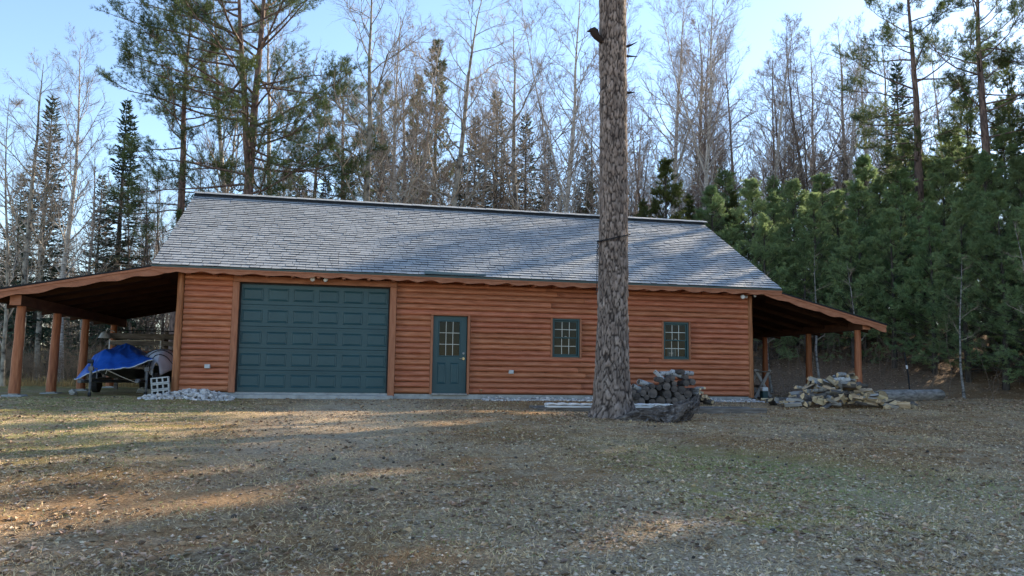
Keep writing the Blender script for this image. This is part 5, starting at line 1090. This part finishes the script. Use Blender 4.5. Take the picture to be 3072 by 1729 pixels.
for x in(-2.75,-1.35):
    g=Geo(); tube(g,[(x,4.5,.85),(x,4.5,1.38)],.018,7); g.obj('upright',M['white'],pl)
g=Geo(); tube(g,[(-2.75,4.48,1.34),(-1.35,4.48,1.39)],.016,6); g.obj('crossbar',M['rope'],pl)
# odds and ends under the trailers
for i,(x,y,s,lb) in enumerate([(-2.6,1.0,.13,'rough grey stone beside the left carport post'),(-1.35,2.6,.17,'grey boulder under the blue tarp between the trailers'),(-1.1,2.4,.14,'pale boulder under the trailers')]):
    rg=np.random.default_rng(60+i); g=Geo(); g.add(stone_v(rg,1.),None,ICO_F); o=g.obj('rock',M['conc'],None,loc=(x,y,gz(x,y)+s*.4)); o.scale=(s,s,s); tag(o,lb,'rock')
# ------------------------------------------------------------------ right carport: sawhorse, bin, covered heap, marker stake
M['greyboard']=pmat('pale_grey_board',[(.25,(.16,.15,.15)),(.5,(.30,.285,.28)),(.75,(.46,.44,.43))],(9,9,1.2),2,6,rough=.85,bump=.3)
sh=thing('sawhorse','old grey wooden sawbuck with crossed legs under the right carport','sawhorse',(17.35,3.0,gz(17.35,3.0)))
def leg(y,dx,name='leg'):
    a=Vector((-.30*dx,y,0.02)); b=Vector((.26*dx,y,.95)); d=(b-a); o=Geo(); cbox(o,-.05,.05,-.022,.022,0,d.length,.006); ob=o.obj(name,M['greyboard'],sh); ob.location=a; ob.rotation_euler=(0,math.atan2(d.x,d.z),0); return ob
for y in(0,.75): leg(y,1); leg(y+.046,-1)
g=Geo(); cbox(g,-.06,-.02,-.05,.85,.36,.44,.006); g.obj('stretcher',M['oldboard'],sh); g=Geo(); cbox(g,-.26,.24,-.03,-.023,.86,.90,.003); g.obj('brace',M['oldboard'],sh)
M['darktarp']=cloth('black_tarp',[(.3,(.012,.014,.020)),(.7,(.028,.032,.042))],.55,.35)
def fheap(u,v):
    x=16.15+u*2.1; y=4.0+v*2.6; h=1.0*max(0,1-abs(2*u-.75)**2.2*.8)*max(0,1-abs(2*v-1)**2.4); h=max(h,0)*(1-.35*u); w=.06*fbm(u*4,v*4,2.)
    return (x+w,y+w,gz(x,y)+.01+h+.8*w*min(1,h*3))
hp=tarp_surface('covered_heap',fheap,24,24,'darktarp'); tag(hp,'low heap under a black cover behind the sawbuck','heap')
bn=thing('small_bin','small white-topped grey bin beside the right garage corner','bin',(16.35,1.2,gz(16.35,1.2)))
g=Geo(); cbox(g,-.09,.09,-.09,.09,0,.26,.015); g.obj('body',M['boxgrey2'] if 'boxgrey2' in M else M['teal_win'],bn); g=Geo(); cbox(g,-.10,.10,-.10,.10,.261,.38,.02); g.obj('lid',M['white'],bn)
g=Geo(); cbox(g,16.3,20.2,1.35,1.5,gz(18,1.4)-.02,gz(18,1.4)+.10,.01); tag(g.obj('ground_timber',M['oldboard']),'dark timber lying on the ground across the right carport','timber')
mk=thing('marker_stake','thin dark metal stake with a pale band standing on the bank','stake',(22.75,3.0,gz(22.75,3.0)))
g=Geo(); tube(g,[(0.08,0,-.2),(0.02,0,.8),(-.10,0,1.55)],.028,7); g.obj('stake',M['black'],mk); g=Geo(); tube(g,[(-.022,-.005,1.0),(-.040,-.005,1.12)],.031,8); g.obj('pale_band',M['white'],mk)
# dead pale trunks standing among the young pines
M['deadpale']=pmat('pale_dead_bark',[(.38,(.05,.045,.04)),(.5,(.22,.21,.195)),(.8,(.40,.385,.36))],(3,3,7),1.6,6,rough=.8)
for i,(x,y,H,ln,lb) in enumerate([(20.9,8.6,5.2,-.12,'thin white birch stem behind the right carport, leaning left'),(22.7,8.0,6.0,-.05,'thin white birch stem right of the outer carport post'),(23.6,6.6,5.4,-.02,'thin white birch stem on the bank beside the marker stake'),(27.6,2.2,6.5,-.18,'crooked pale trunk at the right edge of the bank'),(26.1,4.3,5.5,.03,'grey-white stem among the young pines near the right edge'),(19.3,10.5,5.5,.05,'pale stem on the bank seen through the right carport')]):
    t_,c_=bare_tree(800+i,H,.055 if i<4 else .05,.35,9,.22,(5,45),jit=.16,lean=ln,twigs=1,L2=4,L3=3); o=thing('birch_sapling',lb,'tree',(x,y,gz(x,y)-.05),'thin pale stems on the bank'); t_.obj('trunk',M['deadpale'],o,smooth=True); c_.obj('crown',[M['twigpale'],M['greybrush']],o)
# ------------------------------------------------------------------ what lies on the lawn: leaves, gravel, grass, cones
M['leaf']=pmat('dead_leaves',[(.3,(0.254,0.173,0.112)),(.6,(0.465,0.341,0.232)),(.8,(0.686,0.53,0.377))],(1,1,1),3,3,rough=.75,spec=.25,rnd=.6,hue=.02,rt='island')
M['gravel']=pmat('gravel_pebbles',[(.3,(0.321,0.247,0.169)),(.6,(0.531,0.425,0.305)),(.8,(0.729,0.598,0.444))],(1,1,1),8,3,rough=.85,rnd=.45,hue=.02,rt='island')
M['drygrass']=pmat('dry_lawn_grass',[(.3,(0.342,0.236,0.125)),(.55,(0.586,0.436,0.256)),(.8,(0.796,0.619,0.391))],(1,1,1),1.1,4,rough=.8,rnd=.5,rt='island')
M['greengrass']=pmat('green_lawn_grass',[(.3,(0.155,0.184,0.057)),(.55,(0.309,0.336,0.116)),(.8,(0.498,0.483,0.202))],(1,1,1),1.1,4,rough=.75,rnd=.45,rt='island')
def sample_yard(rg,n,y0=-17.2,y1=-.2,near=1.0):
    """random spots on the lawn, denser towards the near foreground"""
    v=rg.random(n)**near; y=y0+(y1-y0)*v; d=y+20.81; t=R(12.06)
    lo=np.tan(t-R(37)); hi=np.tan(t+R(36)); x=3.86+d*(lo+(hi-lo)*rg.random(n)); return x,y
def patch(x,y,s,seed): 
    return np.array([mnoise.noise(Vector((a*s,b*s,seed))) for a,b in zip(x,y)])
def notbuilt(x,y): return ~((x>-.1)&(x<15.4)&(y>-.15))
def leaves(name,n,fn,size,seed,lab):
    rg=np.random.default_rng(seed); x,y=fn(rg,n); z=ground_z(x,y); n=len(x); a=rg.random(n)*6.283; L_=rg.uniform(*size,n); w=L_*rg.uniform(.4,.75,n); cu=rg.uniform(.1,.8,n)*w
    ca,sa=np.cos(a),np.sin(a); tl=rg.normal(0,.18,(n,2))
    def pt(u,v,h): return np.stack([x+u*ca-v*sa,y+u*sa+v*ca,z+h+tl[:,0]*u*.8+tl[:,1]*v*.8],1)
    V=np.stack([pt(-L_*.5,0*L_,.004+cu*.3),pt(-L_*.1,w*.5,.006+cu),pt(L_*.5,0*L_,.005+cu*.5),pt(-L_*.1,-w*.5,.006+cu*.8),pt(0*L_,0*L_,.003+0*L_)],1).reshape(-1,3)
    i=(np.arange(n)*5)[:,None]; t=np.concatenate([i+np.array(f) for f in((0,1,4),(1,2,4),(2,3,4),(3,0,4))]); g=Geo(); g.add(V,None,t); o=g.obj(name,M['leaf']); kind(o,'stuff'); tag(o,lab,'leaves')
def lawn_leaf(rg,n):
    x,y=sample_yard(rg,n,near=1.05); k=(patch(x,y,.55,3.)+rg.normal(0,.28,n)>-.10); return x[k],y[k]
leaves('fallen_leaves',30000,lawn_leaf,(.03,.078),1,'grey-brown fallen leaves scattered over the lawn')
def bank_leaf(rg,n):
    x=rg.uniform(15.5,34,n); y=rg.uniform(-2,15,n); k=notbuilt(x,y); return x[k],y[k]
leaves('bank_leaves',7000,bank_leaf,(.05,.11),2,'brown leaf litter covering the bank behind the right carport')
def pebbles(name,n,fn,size,seed,lab):
    rg=np.random.default_rng(seed); x,y=fn(rg,n); n=len(x); z=ground_z(x,y); O=np.array([(1,0,0),(-1,0,0),(0,1,0),(0,-1,0),(0,0,1),(0,0,-1)],float); F=np.array([(0,2,4),(2,1,4),(1,3,4),(3,0,4),(2,0,5),(1,2,5),(3,1,5),(0,3,5)])
    s=rg.uniform(*size,n)*rg.uniform(.5,1,n); a=rg.random(n)*6.283; V=O[None]*(1+rg.uniform(-.25,.25,(n,6,1))); V=V*np.stack([s,s*rg.uniform(.6,1,n),s*rg.uniform(.4,.7,n)],1)[:,None,:]
    ca,sa=np.cos(a)[:,None],np.sin(a)[:,None]; X=V[...,0]*ca-V[...,1]*sa+x[:,None]; Yy=V[...,0]*sa+V[...,1]*ca+y[:,None]; Z=V[...,2]+z[:,None]+s[:,None]*.22
    g=Geo(); g.add(np.stack([X,Yy,Z],-1).reshape(-1,3),None,((np.arange(n)*6)[:,None,None]+F[None]).reshape(-1,3)); o=g.obj(name,M['gravel'],smooth=False); kind(o,'stuff'); tag(o,lab,'gravel')
def gravel_pos(rg,n):
    x,y=sample_yard(rg,n,y1=-2,near=1.9); f=ss(10.0,14.5,-y)*ss(11.6,15.5,x-.55*y)*1.1+.22+.25*ss(2.6,3.4,x)*ss(6,5,x)*ss(-9,-4,y); k=rg.random(n)<np.clip(f+.35*patch(x,y,.8,7.),.03,1); return x[k],y[k]
pebbles('gravel',30000,gravel_pos,(.011,.032),3,'pale gravel pebbles strewn through the lawn, thickest at the right foreground')
def blades(name,n,fn,h,w,seed,mat,lab):
    rg=np.random.default_rng(seed); x,y=fn(rg,n); n=len(x); z=ground_z(x,y); P=np.stack([x,y,z-.004],1); D=np.stack([rg.normal(0,.75,n),rg.normal(0,.75,n),np.full(n,.55)],1); D/=np.linalg.norm(D,axis=1)[:,None]
    L_=rg.uniform(*h,n); a=np.cross(D,rg.normal(0,1,(n,3))); a/=np.linalg.norm(a,axis=1)[:,None]+1e-9
    V=np.stack([P-a*w,P+a*w,P+D*L_[:,None]+np.array([0,0,-.006])],1).reshape(-1,3); g=Geo(); g.add(V,None,np.arange(n*3).reshape(-1,3)); o=g.obj(name,M[mat]); kind(o,'stuff'); tag(o,lab,'grass')
def dry_pos(rg,n):
    x,y=sample_yard(rg,n,near=1.7); k=(patch(x,y,.9,1.)+rg.normal(0,.25,n)>-.12); return x[k],y[k]
blades('dry_grass',230000,dry_pos,(.02,.07),.0042,4,'drygrass','short tan dormant grass over the lawn')
def green_pos(rg,n):
    x,y=sample_yard(rg,n,near=1.5); f=ss(6.5,9.5,x)*ss(1.5,-3.5,x+y)*ss(16,11,-y)*1.0+ss(3.2,0,x)*ss(-13,-8,y)*.6+.06; k=rg.random(n)<np.clip(f+.5*patch(x,y,.7,5.),0,1); return x[k],y[k]
blades('green_grass',190000,green_pos,(.02,.06),.004,5,'greengrass','sparse green grass patches on the lawn')
rg=np.random.default_rng(12); g=Geo()
for i in range(150):
    x,y=sample_yard(rg,1,near=1.2); x,y=float(x[0]),float(y[0]); s=rg.uniform(.016,.03); g.add(stone_v(rg,s)+np.array([x,y,gz(x,y)+s*.5]),None,ICO_F)
for i in range(260):
    x,y=sample_yard(rg,1,near=1.2); x,y=float(x[0]),float(y[0]); a=rg.random()*6.28; l=rg.uniform(.05,.22); tube(g,[(x,y,gz(x,y)+.008),(x+l*math.cos(a),y+l*math.sin(a),gz(x+l*math.cos(a),y+l*math.sin(a))+.012)],.003,3)
o=g.obj('pine_cones_and_twigs',M['sprucebark']); kind(o,'stuff'); tag(o,'dark pine cones and small twigs scattered on the lawn','litter')
# bark flakes and needles round the foot of the big pine
rg=np.random.default_rng(14)
def foot(rg,n):
    a=rg.random(n)*6.283; r=.42+abs(rg.normal(0,.45,n)); return bx+r*np.cos(a)*1.3,by+r*np.sin(a)
leaves('bark_litter',1500,foot,(.03,.08),6,'bark flakes and litter round the foot of the big pine')
